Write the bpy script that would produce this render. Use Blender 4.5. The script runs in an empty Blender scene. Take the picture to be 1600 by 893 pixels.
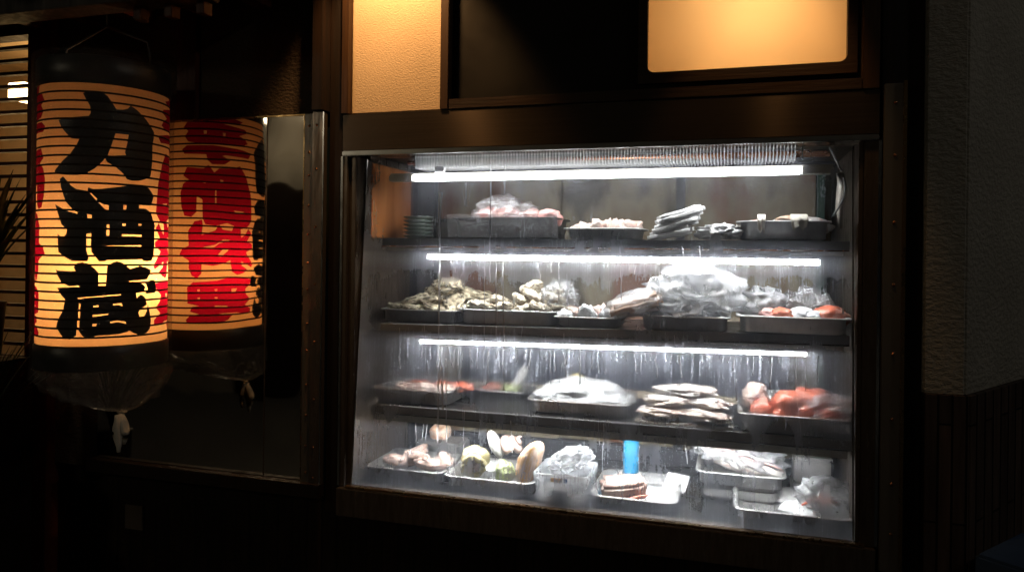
import bpy, bmesh, math, random
from mathutils import Vector, Matrix, noise, geometry, Euler
R = math.radians
random.seed(7)
SC = bpy.context.scene
COL = SC.collection

# ------------------------------------------------------------------ camera
F, YAW, ROLL = 1160.0, R(16.8), .012
CAMLOC = Vector((.959, -1.726, 1.5))
CM = Matrix.Rotation(YAW, 3, 'Z') @ Matrix.Rotation(R(90), 3, 'X') @ Matrix.Rotation(ROLL, 3, 'Z')
cd = bpy.data.cameras.new('camera'); cam = bpy.data.objects.new('camera', cd); COL.objects.link(cam)
cam.matrix_world = Matrix.Translation(CAMLOC) @ CM.to_4x4()
cd.sensor_width = 36; cd.lens = 36*F/1600; cd.shift_y = -50/1600; cd.clip_start = .05; cd.clip_end = 400
SC.camera = cam
def at(px, py, y):
    """point of the plane y = const that the photograph shows at pixel px, py"""
    r = CM @ Vector(((px-800)/F, -(py-396.5)/F, -1))
    return CAMLOC + r*((y-CAMLOC.y)/r.y)
def X(px, py, y): return at(px, py, y).x

# ------------------------------------------------------------------ materials
class NT:
    def __init__(s, name):
        s.m = bpy.data.materials.new(name); s.m.use_nodes = True
        s.t = s.m.node_tree; s.t.nodes.clear()
        s.out = s.n('ShaderNodeOutputMaterial')
    def n(s, typ, **kw):
        nd = s.t.nodes.new(typ)
        for k, v in kw.items():
            if k.startswith('i_'):
                key = k[2:]; key = int(key) if key.isdigit() else key.replace('_', ' ')
                nd.inputs[key].default_value = v
            else: setattr(nd, k, v)
        return nd
    def l(s, a, b): s.t.links.new(a, b)
    def coord(s, scale=(1,1,1), kind='Object'):
        tc = s.n('ShaderNodeTexCoord'); mp = s.n('ShaderNodeMapping'); mp.inputs['Scale'].default_value = scale
        s.l(tc.outputs[kind], mp.inputs[0]); return mp.outputs[0]
    def noise(s, scale=5, detail=4, vec=None, rough=.55):
        nz = s.n('ShaderNodeTexNoise'); nz.inputs['Scale'].default_value = scale; nz.inputs['Detail'].default_value = detail
        nz.inputs['Roughness'].default_value = rough
        if vec is not None: s.l(vec, nz.inputs['Vector'])
        return nz.outputs['Fac']
    def ramp(s, fac, stops):
        r = s.n('ShaderNodeValToRGB'); e = r.color_ramp.elements
        while len(e) < len(stops): e.new(.5)
        for el, (p, c) in zip(e, stops):
            el.position = p; el.color = (c, c, c, 1) if isinstance(c, (int, float)) else (*c, 1)
        s.l(fac, r.inputs[0]); return r.outputs[0]
    def math(s, op, a, b=None, clamp=False):
        nd = s.n('ShaderNodeMath', operation=op, use_clamp=clamp)
        for i, v in enumerate((a, b)):
            if v is None: continue
            if isinstance(v, (int, float)): nd.inputs[i].default_value = v
            else: s.l(v, nd.inputs[i])
        return nd.outputs[0]
    def bump(s, h, strength=.3, dist=.01):
        b = s.n('ShaderNodeBump'); b.inputs['Strength'].default_value = strength; b.inputs['Distance'].default_value = dist
        s.l(h, b.inputs['Height']); return b.outputs[0]
    def mix(s, fac, a, b):
        m = s.n('ShaderNodeMixShader')
        if isinstance(fac, (int, float)): m.inputs[0].default_value = fac
        else: s.l(fac, m.inputs[0])
        s.l(a, m.inputs[1]); s.l(b, m.inputs[2]); return m.outputs[0]
    def done(s, sh): s.l(sh, s.out.inputs[0]); return s.m

def principled(name, c1, c2=None, rough=.5, metal=0., scale=8, stretch=(1,1,1), bump=0., bscale=60, bstretch=None, bdist=.004,
               rvar=.12, spec=.5, sss=0., lo=.35, hi=.65, coat=0., detail=5):
    t = NT(name); p = t.n('ShaderNodeBsdfPrincipled')
    co = t.coord(stretch)
    f = t.noise(scale, detail, co)
    c2 = c2 or tuple(x*.75 for x in c1)
    t.l(t.ramp(f, [(lo, c1), (hi, c2)]), p.inputs['Base Color'])
    p.inputs['Metallic'].default_value = metal
    t.l(t.ramp(f, [(.3, max(.02, rough-rvar)), (.7, min(1, rough+rvar))]), p.inputs['Roughness'])
    p.inputs['Specular IOR Level'].default_value = spec
    p.inputs['Coat Weight'].default_value = coat; p.inputs['Coat Roughness'].default_value = .1
    if sss and False: p.inputs['Subsurface Weight'].default_value = sss; p.inputs['Subsurface Scale'].default_value = .01
    if bump:
        bn = t.noise(bscale, 4, t.coord(bstretch or (1,1,1)))
        t.l(t.bump(bn, bump, bdist), p.inputs['Normal'])
    return t.done(p.outputs[0])

def emitter(name, col, strength):
    t = NT(name); e = t.n('ShaderNodeEmission'); e.inputs[0].default_value = (*col, 1); e.inputs[1].default_value = strength
    return t.done(e.outputs[0])

M = {}
M['brushed'] = principled('brushed_stainless', (.36,.345,.33), (.28,.27,.255), rough=.2, metal=1, scale=3, rvar=.05, bump=.25, bscale=6, bstretch=(1,1,260), bdist=.002)
def aniso():
    t = NT('header_stainless'); p = t.n('ShaderNodeBsdfPrincipled')
    f = t.noise(3, 5, t.coord((1,1,120)))
    t.l(t.ramp(f, [(.35, (.13,.10,.078)), (.65, (.095,.073,.056))]), p.inputs['Base Color'])
    p.inputs['Metallic'].default_value = .82; p.inputs['Roughness'].default_value = .23
    p.inputs['Anisotropic'].default_value = .92; p.inputs['Anisotropic Rotation'].default_value = .25
    tg = t.n('ShaderNodeTangent', direction_type='RADIAL', axis='Z'); t.l(tg.outputs[0], p.inputs['Tangent'])
    return t.done(p.outputs[0])
M['header_steel'] = aniso()
M['mid_steel'] = principled('worn_brushed_steel', (.21,.19,.165), (.15,.135,.115), rough=.32, metal=.6, scale=3, rvar=.05, bump=.2, bscale=6, bstretch=(260,1,1), bdist=.002)
M['dark_steel'] = principled('dark_stainless', (.17,.14,.115), (.10,.08,.065), rough=.34, metal=.75, scale=14, stretch=(6,6,.8), rvar=.1, bump=.15, bscale=40, bdist=.002)
M['chrome'] = principled('chrome_trim', (.55,.55,.54), (.42,.42,.42), rough=.18, metal=1, scale=25, rvar=.08)
M['tray'] = principled('vat_stainless', (.78,.78,.77), (.66,.66,.65), rough=.38, metal=.7, scale=30, rvar=.1, bump=.08, bscale=70, bdist=.002)
M['old_tray'] = principled('dull_vat_stainless', (.55,.545,.535), (.44,.44,.43), rough=.40, metal=.75, scale=30, rvar=.1, bump=.1, bscale=70, bdist=.002)
M['shelf'] = principled('shelf_steel', (.2,.2,.205), (.12,.12,.125), rough=.32, metal=.9, scale=18, rvar=.1)
M['rail'] = principled('black_rail_plastic', (.17,.17,.175), (.22,.22,.22), rough=.4, scale=10)
M['housing'] = principled('lamp_housing_grey', (.62,.59,.53), (.5,.47,.42), rough=.4, metal=.3, scale=20)
M['floor_pan'] = principled('case_floor_steel', (.3,.31,.33), (.18,.19,.21), rough=.22, metal=1, scale=20, bump=.06, bscale=30)
M['fin'] = principled('aluminium_fin', (.8,.8,.8), rough=.4, metal=.3)
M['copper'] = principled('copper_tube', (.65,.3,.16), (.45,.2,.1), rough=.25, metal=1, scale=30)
M['brass'] = principled('aged_brass_edge', (.4,.27,.12), (.25,.16,.07), rough=.3, metal=1, scale=30)
M['orange_wood'] = principled('orange_wood_panel', (.46,.16,.04), (.30,.10,.025), rough=.5, scale=5, stretch=(4,4,.6))
M['dark_frame'] = principled('dark_aluminium_frame', (.02,.021,.026), rough=.4)
M['black_wood'] = principled('black_stained_wood', (.016,.009,.006), (.008,.005,.004), rough=.5, scale=9, stretch=(6,6,.5), bump=.2, bscale=50, bstretch=(3,3,.25), spec=.25)
M['black_board'] = principled('black_lacquered_board', (.004,.003,.0025), rough=.5, spec=.2)
M['brown_wood'] = principled('dark_brown_wood', (.05,.025,.012), (.025,.012,.006), rough=.45, scale=9, stretch=(8,8,.5), bump=.25, bscale=60, bstretch=(3,3,.2), spec=.3)
M['rail_wood'] = principled('dark_brown_rail_wood', (.034,.018,.010), (.017,.009,.005), rough=.45, scale=9, stretch=(.5,8,8), bump=.25, bscale=60, bstretch=(.2,3,3), spec=.3)
M['red_wood'] = principled('red_brown_wood', (.08,.017,.008), (.045,.010,.005), rough=.5, scale=9, stretch=(6,6,.5), bump=.2, bscale=50, bstretch=(3,3,.25), spec=.25)
M['green_glass'] = principled('pale_green_dishes', (.2,.235,.205), rough=.25)
M['white_panel'] = None

def stucco(name, c1, c2, amp=.5, sc=70):
    t = NT(name); p = t.n('ShaderNodeBsdfPrincipled'); co = t.coord()
    big = t.noise(4, 5, co)
    t.l(t.ramp(big, [(.3, c1), (.7, c2)]), p.inputs['Base Color'])
    p.inputs['Roughness'].default_value = .75; p.inputs['Specular IOR Level'].default_value = .25
    n1 = t.noise(sc, 5, t.coord((1,1,1.7)), .6); n2 = t.noise(sc*4, 3, co)
    h = t.math('ADD', t.ramp(n1, [(.38, 0.), (.62, 1.)]), t.math('MULTIPLY', n2, .22))
    t.l(t.bump(h, amp, .006), p.inputs['Normal'])
    return t.done(p.outputs[0])
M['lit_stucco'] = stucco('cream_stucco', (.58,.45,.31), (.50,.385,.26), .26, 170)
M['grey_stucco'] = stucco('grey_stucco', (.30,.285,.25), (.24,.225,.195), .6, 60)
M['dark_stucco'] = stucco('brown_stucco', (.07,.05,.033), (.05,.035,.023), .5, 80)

def slat_mat(name, ca, cb, width):
    """vertical boards of unequal tone, butted side by side"""
    t = NT(name); p = t.n('ShaderNodeBsdfPrincipled')
    b = t.n('ShaderNodeTexBrick', offset=.37, offset_frequency=2, squash=1.0)
    b.inputs['Color1'].default_value = (*ca, 1); b.inputs['Color2'].default_value = (*cb, 1); b.inputs['Mortar'].default_value = (.003,.003,.003,1)
    b.inputs['Scale'].default_value = 1; b.inputs['Mortar Size'].default_value = .0022; b.inputs['Brick Width'].default_value = .32; b.inputs['Row Height'].default_value = width
    tc = t.n('ShaderNodeTexCoord'); mp = t.n('ShaderNodeMapping'); mp.inputs['Rotation'].default_value = (0, R(90), R(0))
    sx = t.n('ShaderNodeSeparateXYZ'); cx = t.n('ShaderNodeCombineXYZ')
    t.l(tc.outputs['Object'], sx.inputs[0]); t.l(sx.outputs[2], cx.inputs[0]); t.l(sx.outputs[0], cx.inputs[1])
    t.l(cx.outputs[0], b.inputs['Vector'])
    nz = t.noise(9, 4, t.coord((8,8,.6)))
    mx = t.n('ShaderNodeMix', data_type='RGBA', blend_type='MULTIPLY'); mx.inputs[0].default_value = .7
    t.l(b.outputs['Color'], mx.inputs[6]); t.l(t.ramp(nz, [(.3, .4), (.7, 1.3)]), mx.inputs[7])
    t.l(mx.outputs[2], p.inputs['Base Color']); p.inputs['Roughness'].default_value = .5; p.inputs['Specular IOR Level'].default_value = .25
    t.l(t.bump(b.outputs['Fac'], -.6, .004), p.inputs['Normal'])
    return t.done(p.outputs[0])
M['slats'] = slat_mat('dark_vertical_boards', (.012,.008,.006), (.02,.012,.009), .045)
M['tile_boards'] = slat_mat('brown_grey_vertical_tiles', (.075,.05,.04), (.035,.026,.024), .026)

def mirror_steel(name, st, sc):
    t = NT(name); p = t.n('ShaderNodeBsdfPrincipled')
    p.inputs['Base Color'].default_value = (.70,.62,.52,1); p.inputs['Metallic'].default_value = 1; p.inputs['Roughness'].default_value = .035
    wv = t.noise(sc, 2, t.coord((1.3,1,1)))
    t.l(t.bump(wv, st, .016), p.inputs['Normal'])
    return t.done(p.outputs[0])
M['mirror'] = mirror_steel('mirror_stainless', .35, 2.2); M['wavy_mirror'] = mirror_steel('wavy_mirror_stainless', .8, 1.9)

def film(name, white=.12, gloss=.12, bscale=30, bst=.6, tint=(1,1,1)):
    """thin clear plastic film"""
    t = NT(name)
    tr = t.n('ShaderNodeBsdfTransparent'); tr.inputs[0].default_value = (*tint, 1)
    gl = t.n('ShaderNodeBsdfGlossy'); gl.inputs['Roughness'].default_value = .09
    tl = t.n('ShaderNodeBsdfTranslucent'); tl.inputs[0].default_value = (.8,.82,.85,1)
    df = t.n('ShaderNodeBsdfDiffuse'); df.inputs[0].default_value = (.8,.82,.85,1)
    nz = t.noise(bscale, 6, t.coord(), .65)
    bm = t.bump(nz, bst, .01)
    for x in (gl,): t.l(bm, x.inputs['Normal'])
    lw = t.n('ShaderNodeLayerWeight'); lw.inputs[0].default_value = .35; t.l(bm, lw.inputs['Normal'])
    g = t.math('ADD', t.math('MULTIPLY', lw.outputs['Facing'], .22), gloss, True)
    w = t.math('MULTIPLY', t.ramp(nz, [(.35, .35), (.68, 1.)]), white*1.3, True)
    body = t.mix(w, tr.outputs[0], t.mix(.5, df.outputs[0], tl.outputs[0]))
    return t.done(t.mix(g, body, gl.outputs[0]))
M['cover_film'] = film('lantern_cover_film', .006, .05, 90, 1.)
M['cover_gather'] = film('gathered_cover_film', .03, .12, 60, 1.)
M['bag_film'] = film('cloudy_bag_film', .58, .07, 40, .9)
M['wrap_film'] = film('clear_wrap_film', .30, .16, 45, 1.)

def wet_glass():
    """clear pane, fogged by condensation: blurred where misted, whitish where beaded, with runs wiped clear by falling drops"""
    t = NT('misted_case_glass')
    tc = t.n('ShaderNodeTexCoord'); sp = t.n('ShaderNodeSeparateXYZ'); t.l(tc.outputs['Object'], sp.inputs[0])
    zz = sp.outputs[2]; xx = sp.outputs[0]
    runs = t.noise(1, 3, t.coord((130, 1, 3.2)), .6)              # thin vertical runs
    wide = t.noise(1, 3, t.coord((34, 1, 3.0)))                   # broader runs
    patch = t.noise(3.2, 3, t.coord((1, 1, 1.3)))                 # where the pane has misted at all
    beads = t.n('ShaderNodeTexVoronoi'); beads.inputs['Scale'].default_value = 330; t.l(tc.outputs['Object'], beads.inputs['Vector'])
    bead = t.ramp(beads.outputs['Distance'], [(.12, 1.), (.42, 0.)])
    mr = t.n('ShaderNodeMapRange'); mr.inputs[1].default_value = .88; mr.inputs[2].default_value = 1.76
    t.l(zz, mr.inputs[0]); h = mr.outputs[0]
    fine = t.noise(1, 4, t.coord((300, 1, 9)), .7)
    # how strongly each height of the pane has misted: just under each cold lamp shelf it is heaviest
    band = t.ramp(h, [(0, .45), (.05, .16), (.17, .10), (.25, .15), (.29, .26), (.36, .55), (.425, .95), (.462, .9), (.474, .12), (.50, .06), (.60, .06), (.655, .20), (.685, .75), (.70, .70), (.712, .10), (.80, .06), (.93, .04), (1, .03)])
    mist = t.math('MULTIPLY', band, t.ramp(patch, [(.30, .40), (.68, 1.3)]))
    streak = t.math('ADD', t.math('MULTIPLY', t.ramp(runs, [(.50, 0.), (.60, 1.)]), .55), t.math('MULTIPLY', t.ramp(fine, [(.53, 0.), (.61, 1.)]), .75))
    streak = t.math('MULTIPLY', streak, t.ramp(wide, [(.36, .25), (.66, 1.25)]))
    speck = t.ramp(t.noise(210, 3, t.coord((1,1,.7)), .7), [(.44, .25), (.58, 1.35)])
    smear = t.ramp(t.noise(9, 4, t.coord((1.6,1,.8)), .6), [(.42, 0.), (.80, 1.)])
    streak = t.math('MULTIPLY', streak, speck)
    edge = t.math('ADD', t.ramp(xx, [(.006, .16), (.07, 0.)]), t.ramp(h, [(0, .10), (.08, 0.)]))
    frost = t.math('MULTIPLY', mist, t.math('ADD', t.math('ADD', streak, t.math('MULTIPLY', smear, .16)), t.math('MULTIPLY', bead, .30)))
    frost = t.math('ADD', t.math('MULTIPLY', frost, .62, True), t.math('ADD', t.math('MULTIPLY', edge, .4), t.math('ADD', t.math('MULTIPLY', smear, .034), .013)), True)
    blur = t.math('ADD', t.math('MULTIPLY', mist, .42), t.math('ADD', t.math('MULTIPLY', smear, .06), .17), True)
    tr = t.n('ShaderNodeBsdfTransparent'); tr.inputs[0].default_value = (.95,.96,.95,1)
    rf = t.n('ShaderNodeBsdfRefraction', distribution='BECKMANN'); rf.inputs['IOR'].default_value = 1.045; rf.inputs['Roughness'].default_value = .42; rf.inputs[0].default_value = (.95,.96,.95,1)
    df = t.n('ShaderNodeBsdfDiffuse'); df.inputs[0].default_value = (.75,.80,.90,1)
    tl = t.n('ShaderNodeBsdfTranslucent'); tl.inputs[0].default_value = (.75,.80,.90,1)
    gl = t.n('ShaderNodeBsdfGlossy'); gl.inputs['Roughness'].default_value = .04
    fr = t.n('ShaderNodeFresnel'); fr.inputs[0].default_value = 1.4
    body = t.mix(blur, tr.outputs[0], rf.outputs[0])
    body = t.mix(frost, body, t.mix(.75, df.outputs[0], tl.outputs[0]))
    return t.done(t.mix(fr.outputs[0], body, gl.outputs[0]))
M['wet_glass'] = wet_glass()
def simple_mix(name, parts):
    t = NT(name); sh = None
    for fac, kind, col in parts:
        b = t.n('ShaderNodeBsdf'+kind); b.inputs[0].default_value = (*col, 1)
        sh = b.outputs[0] if sh is None else t.mix(fac, sh, b.outputs[0])
    return t.done(sh)
M['drip'] = simple_mix('running_water', [(1, 'Transparent', (1,1,1)), (.34, 'Translucent', (.9,.92,.94)), (.10, 'Diffuse', (.85,.88,.9))])
M['paper'] = None
def paper(name, col, spot):
    t = NT(name); nz = t.noise(26, 5, t.coord((1,1,1.5)))
    mx = t.ramp(nz, [(.3, tuple(c*.9 for c in col)), (.7, col)])
    tl = t.n('ShaderNodeBsdfTranslucent'); df = t.n('ShaderNodeBsdfDiffuse')
    t.l(mx, tl.inputs[0]); t.l(mx, df.inputs[0])
    return t.done(t.mix(spot, tl.outputs[0], df.outputs[0]))
M['paper'] = paper('lantern_paper', (.80,.49,.215), .40)
M['red_paper'] = paper('red_painted_paper', (.28,.003,.020), .5)
M['black_paint'] = principled('black_lantern_paint', (.006,.006,.007), rough=.4)
M['rib'] = principled('bamboo_rib', (.016,.007,.003), rough=.8, spec=.1)
M['bulb'] = emitter('lantern_bulb_glow', (1, .62, .31), 138)
M['tube'] = emitter('cold_white_tube', (.97, .98, 1), 80)
M['top_tube'] = emitter('cold_white_top_lamp', (.97, .98, 1), 26)
M['tube_low'] = emitter('cold_white_tube_lower', (.97, .98, 1), 112)
M['room_lamp'] = emitter('room_lamp_glow', (1, .66, .30), 16)
M['bronze'] = principled('bronze_fitting', (.12,.07,.035), rough=.35, metal=1)
M['panel'] = None
def panel():
    t = NT('frosted_acrylic'); co = t.coord()
    tl = t.n('ShaderNodeBsdfTranslucent'); tl.inputs[0].default_value = (.88,.78,.62,1)
    df = t.n('ShaderNodeBsdfDiffuse'); df.inputs[0].default_value = (.62,.5,.35,1)
    gl = t.n('ShaderNodeBsdfGlossy'); gl.inputs['Roughness'].default_value = .25
    m = t.mix(.4, tl.outputs[0], df.outputs[0])
    return t.done(t.mix(.04, m, gl.outputs[0]))
M['panel'] = panel()
M['room_wall'] = principled('warm_room_wall', (.62,.45,.26), rough=.8)
M['cloth'] = principled('white_cloth', (.72,.68,.6), (.6,.56,.48), rough=.8, scale=40)
M['cord'] = principled('white_cotton_cord', (.7,.66,.58), rough=.9, bump=.4, bscale=150)
M['leaf'] = principled('dark_green_leaf', (.03,.05,.02), (.018,.03,.012), rough=.45)
M['clay'] = principled('dark_glazed_pot', (.04,.03,.025), rough=.4)
M['blue'] = principled('blue_plastic_sheet', (.035,.07,.15), (.025,.05,.11), rough=.45, scale=6, bump=.2, bscale=15)
M['asphalt'] = principled('wet_asphalt', (.045,.045,.047), (.03,.03,.032), rough=.5, scale=40, bump=.4, bscale=180)
M['paving'] = principled('grey_paving', (.12,.115,.11), (.08,.078,.075), rough=.6, scale=20, bump=.3, bscale=120)
M['card'] = principled('dim_card', (.10,.075,.055), rough=.7)
# food
M['oyster'] = principled('oyster_shell', (.72,.62,.43), (.07,.055,.032), rough=.6, scale=55, stretch=(1,1,3), lo=.42, hi=.60, bump=.7, bscale=90, bdist=.006)
M['oyster_pale'] = principled('pale_oyster_shell', (.84,.76,.60), (.22,.14,.07), rough=.55, scale=50, stretch=(1,1,3), lo=.46, hi=.68, bump=.7, bscale=90, bdist=.006)
M['ice'] = principled('white_ice', (.85,.87,.88), (.78,.8,.82), rough=.35, scale=60, bump=.5, bscale=140, sss=.2)
M['pink'] = principled('pink_meat', (.72,.30,.28), (.80,.55,.50), rough=.35, scale=50, bump=.4, bscale=90, sss=.2)
M['pale_pink'] = principled('pale_fish_flesh', (.82,.66,.58), (.78,.42,.33), rough=.35, scale=32, lo=.45, hi=.72, bump=.25, bscale=60, sss=.2)
M['white_fish'] = principled('white_fish_flesh', (.86,.82,.78), (.50,.27,.22), rough=.32, scale=26, stretch=(.35,2.4,3), lo=.50, hi=.68, bump=.2, bscale=50, sss=.2)
M['red'] = principled('boiled_red_skin', (.78,.20,.12), (.85,.52,.44), rough=.25, scale=26, lo=.48, hi=.72, bump=.3, bscale=110, coat=.5)
M['roe'] = principled('salmon_orange_flesh', (.84,.50,.32), (.86,.72,.60), rough=.3, scale=26, stretch=(.6,1,3), sss=.2)
M['wrap'] = principled('white_butcher_wrap', (.88,.88,.88), (.80,.80,.81), rough=.4, scale=18, bump=.3, bscale=30, bdist=.006, sss=.5)
M['squid'] = principled('pinkish_squid_skin', (.70,.52,.45), (.30,.17,.13), rough=.3, scale=30, lo=.45, hi=.7, bump=.2, bscale=80, coat=.4)
M['shell_gold'] = principled('golden_striped_shell', (.62,.33,.11), (.72,.56,.46), rough=.35, scale=10, stretch=(9,9,1.2), lo=.4, hi=.6)
M['shell_yellow'] = principled('yellowish_turban_shell', (.62,.53,.28), (.30,.26,.12), rough=.4, scale=28, bump=.4, bscale=70)
M['shell_white'] = principled('white_clam_shell', (.75,.75,.73), (.55,.54,.5), rough=.35, scale=20, stretch=(6,6,1))
M['cabbage'] = principled('pale_green_cabbage', (.42,.50,.18), (.60,.66,.36), rough=.45, scale=20, bump=.4, bscale=40)
M['tub'] = simple_mix('cloudy_tub_plastic', [(1, 'Translucent', (.82,.86,.9)), (.45, 'Diffuse', (.8,.84,.88)), (.28, 'Transparent', (1,1,1)), (.06, 'Glossy', (1,1,1))])
M['sticker_orange'] = principled('orange_sticker', (.8,.35,.08), (.75,.6,.35), rough=.5, scale=60)
M['sticker_blue'] = principled('blue_sticker', (.05,.12,.3), (.4,.5,.6), rough=.5, scale=180)
M['sky_blue'] = principled('bright_blue_plastic', (.02,.30,.56), (.015,.22,.45), rough=.35)
M['dark_food'] = principled('dark_shellfish', (.05,.04,.05), (.2,.13,.1), rough=.4, scale=40)
M['navy'] = principled('navy_board', (.02,.028,.05), (.012,.016,.03), rough=.4)
M['green_tape'] = principled('dark_green_strip', (.01,.05,.03), rough=.5)
M['black_box'] = principled('black_plastic_box', (.02,.018,.016), rough=.35)

def back_glass():
    t = NT('misted_back_glass'); p = t.n('ShaderNodeBsdfPrincipled')
    f = t.noise(3.4, 3, t.coord((1.6,1,.8)))
    t.l(t.ramp(f, [(.38, (.10,.09,.07)), (.48, (.25,.215,.15)), (.56, (.20,.155,.10)), (.63, (.15,.07,.04))]), p.inputs['Base Color'])
    p.inputs['Roughness'].default_value = .4; p.inputs['Specular IOR Level'].default_value = .3
    return t.done(p.outputs[0])
M['back_glass'] = back_glass()

# ------------------------------------------------------------------ mesh helpers
def link(name, bm, mat, parent=None, smooth=False, loc=None):
    me = bpy.data.meshes.new(name)
    bmesh.ops.recalc_face_normals(bm, faces=bm.faces)
    bm.to_mesh(me); bm.free()
    if smooth:
        for p in me.polygons: p.use_smooth = True
    me.materials.append(mat)
    o = bpy.data.objects.new(name, me); COL.objects.link(o)
    if parent is not None: o.parent = parent
    if loc is not None: o.location = loc
    return o
def tag(o, label, cat, group=None, kind=None):
    if label: o['label'] = label
    if cat: o['category'] = cat
    if group: o['group'] = group
    if kind: o['kind'] = kind
    return o
def empty(name, label, cat, loc=(0,0,0), group=None):
    o = bpy.data.objects.new(name, None); o.empty_display_size = .05; COL.objects.link(o); o.location = loc
    return tag(o, label, cat, group)
def box(bm, x0, x1, y0, y1, z0, z1, bev=0., mtx=None):
    n = bmesh.ops.create_cube(bm, size=1)['verts']
    for v in n: v.co = Vector(((x0+x1)/2 + v.co.x*(x1-x0), (y0+y1)/2 + v.co.y*(y1-y0), (z0+z1)/2 + v.co.z*(z1-z0)))
    if mtx is not None:
        for v in n: v.co = mtx @ v.co
    if bev:
        es = list({e for v in n for e in v.link_edges})
        bmesh.ops.bevel(bm, geom=es, offset=bev, segments=2, affect='EDGES')
def boxes(name, mat, lst, parent=None, bev=.0015):
    bm = bmesh.new()
    for b in lst: box(bm, *b, bev=bev)
    return link(name, bm, mat, parent)
def tube(bm, pts, rad, seg=8, caps=True):
    pts = [Vector(p) for p in pts]; rings = []
    up = Vector((0,0,1))
    for i, p in enumerate(pts):
        d = (pts[min(i+1, len(pts)-1)] - pts[max(i-1, 0)]).normalized()
        a = d.cross(up)
        if a.length < .05: a = d.cross(Vector((1,0,0)))
        a.normalize(); b = d.cross(a).normalized()
        r = rad[i] if isinstance(rad, (list, tuple)) else rad
        rings.append([bm.verts.new(p + (a*math.cos(k*2*math.pi/seg) + b*math.sin(k*2*math.pi/seg))*r) for k in range(seg)])
    for r0, r1 in zip(rings, rings[1:]):
        for k in range(seg): bm.faces.new((r0[k], r0[(k+1)%seg], r1[(k+1)%seg], r1[k]))
    if caps: bm.faces.new(rings[0]); bm.faces.new(rings[-1][::-1])
def prism(bm, pts, y0, y1):
    """polygon in x, z pushed from y0 to y1"""
    a = [bm.verts.new((x, y0, z)) for x, z in pts]; b = [bm.verts.new((x, y1, z)) for x, z in pts]
    bm.faces.new(a); bm.faces.new(b[::-1])
    for i in range(len(pts)): bm.faces.new((a[i], a[(i+1)%len(pts)], b[(i+1)%len(pts)], b[i]))
def nz3(p, f, seed): return noise.noise(Vector(p)*f + Vector((seed*3.1, seed*1.7, seed*.9)))
def blob_mesh(scale, amp=.2, freq=2., seed=0, sub=3, ridge=False, flat=None, amp2=0., freq2=7.):
    bm = bmesh.new(); bmesh.ops.create_icosphere(bm, subdivisions=sub, radius=1)
    for v in bm.verts:
        n = nz3(v.co, freq, seed)
        if ridge: n = .5 - abs(n)*2
        d = 1 + amp*n + amp2*nz3(v.co, freq2, seed+5)
        v.co = Vector((v.co.x*d*scale[0], v.co.y*d*scale[1], v.co.z*d*scale[2]))
        if flat is not None and v.co.z < -flat*scale[2]: v.co.z = -flat*scale[2] + (v.co.z + flat*scale[2])*.08
    return bm
def blob(name, mat, loc, scale, rot=(0,0,0), parent=None, smooth=True, **kw):
    o = link(name, blob_mesh(scale, **kw), mat, parent, smooth); o.location = loc; o.rotation_euler = rot
    return o
def rrect(x0, x1, y0, y1, r, seg=4):
    out = []
    for cx, cy, a0 in ((x1-r, y1-r, 0), (x0+r, y1-r, 90), (x0+r, y0+r, 180), (x1-r, y0+r, 270)):
        for k in range(seg+1):
            a = R(a0 + 90*k/seg); out.append((cx + r*math.cos(a), cy + r*math.sin(a)))
    return out

# ------------------------------------------------------------------ setting: ground, street
def sheet(name, mat, x0, x1, y0, y1, z):
    bm = bmesh.new(); bm.faces.new([bm.verts.new(p) for p in ((x0,y0,z),(x1,y0,z),(x1,y1,z),(x0,y1,z))])
    return tag(link(name, bm, mat), None, None, kind='structure')
sheet('ground', M['asphalt'], -150, 150, -150, 150, 0)
sheet('pavement', M['paving'], -12, 12, -1.15, 1.2, .006)

# ------------------------------------------------------------------ fish showcase
case = empty('refrigerated_showcase', 'stainless steel refrigerated seafood showcase with four lit levels behind a misted slanted glass', 'display case', (.6, 0, 0))
def part(name, mat, lst, parent=case, bev=.0015):
    o = boxes(name, mat, lst, None, bev); o.parent = parent
    o.matrix_parent_inverse = Matrix.Translation(-case.location); return o
def adopt(o, parent=case):
    o.parent = parent
    if parent is case: o.matrix_parent_inverse = Matrix.Translation(-case.location)
    return o
GZ0, GZ1, GY0, GY1 = .897, 1.748, .006, .072
part('header', M['header_steel'], [(-.028, 1.247, 0, .16, 1.7625, 1.857)])
part('header_trim', M['chrome'], [(-.026, 1.245, -.006, .012, 1.750, 1.7615)])
part('sill', M['dark_steel'], [(-.027, 1.246, -.014, .05, .818, .889)])
part('sill_trim', M['brass'], [(-.005, 1.225, -.010, .004, .8905, .8955)], bev=.001)
bm = bmesh.new()
box(bm, -.027, -.012, 0, .10, .890, 1.749, .0015); box(bm, -.0115, .006, .012, .10, .896, 1.749, .001)
adopt(link('side_post', bm, M['dark_steel']))
bm = bmesh.new()
box(bm, 1.218, 1.246, 0, .10, .890, 1.749, .0015); box(bm, 1.2085, 1.2175, .008, .10, .896, 1.749, .001)
adopt(link('side_post', bm, M['dark_steel']))
bm = bmesh.new(); box(bm, -.0295, -.0235, -.004, .004, .893, 1.749); adopt(link('corner_trim', bm, M['chrome']))
bm = bmesh.new(); box(bm, 1.2445, 1.2505, -.004, .004, .893, 1.749); adopt(link('corner_trim', bm, M['chrome']))
# bright gasket round the slanted pane
for xa in (.0065, 1.2035):
    bm = bmesh.new(); tube(bm, [(xa+.0015, GY0-.003, GZ0), (xa+.0015, GY1-.003, GZ1)], .0021, 6)
    adopt(link('pane_edge', bm, M['chrome']))
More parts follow.
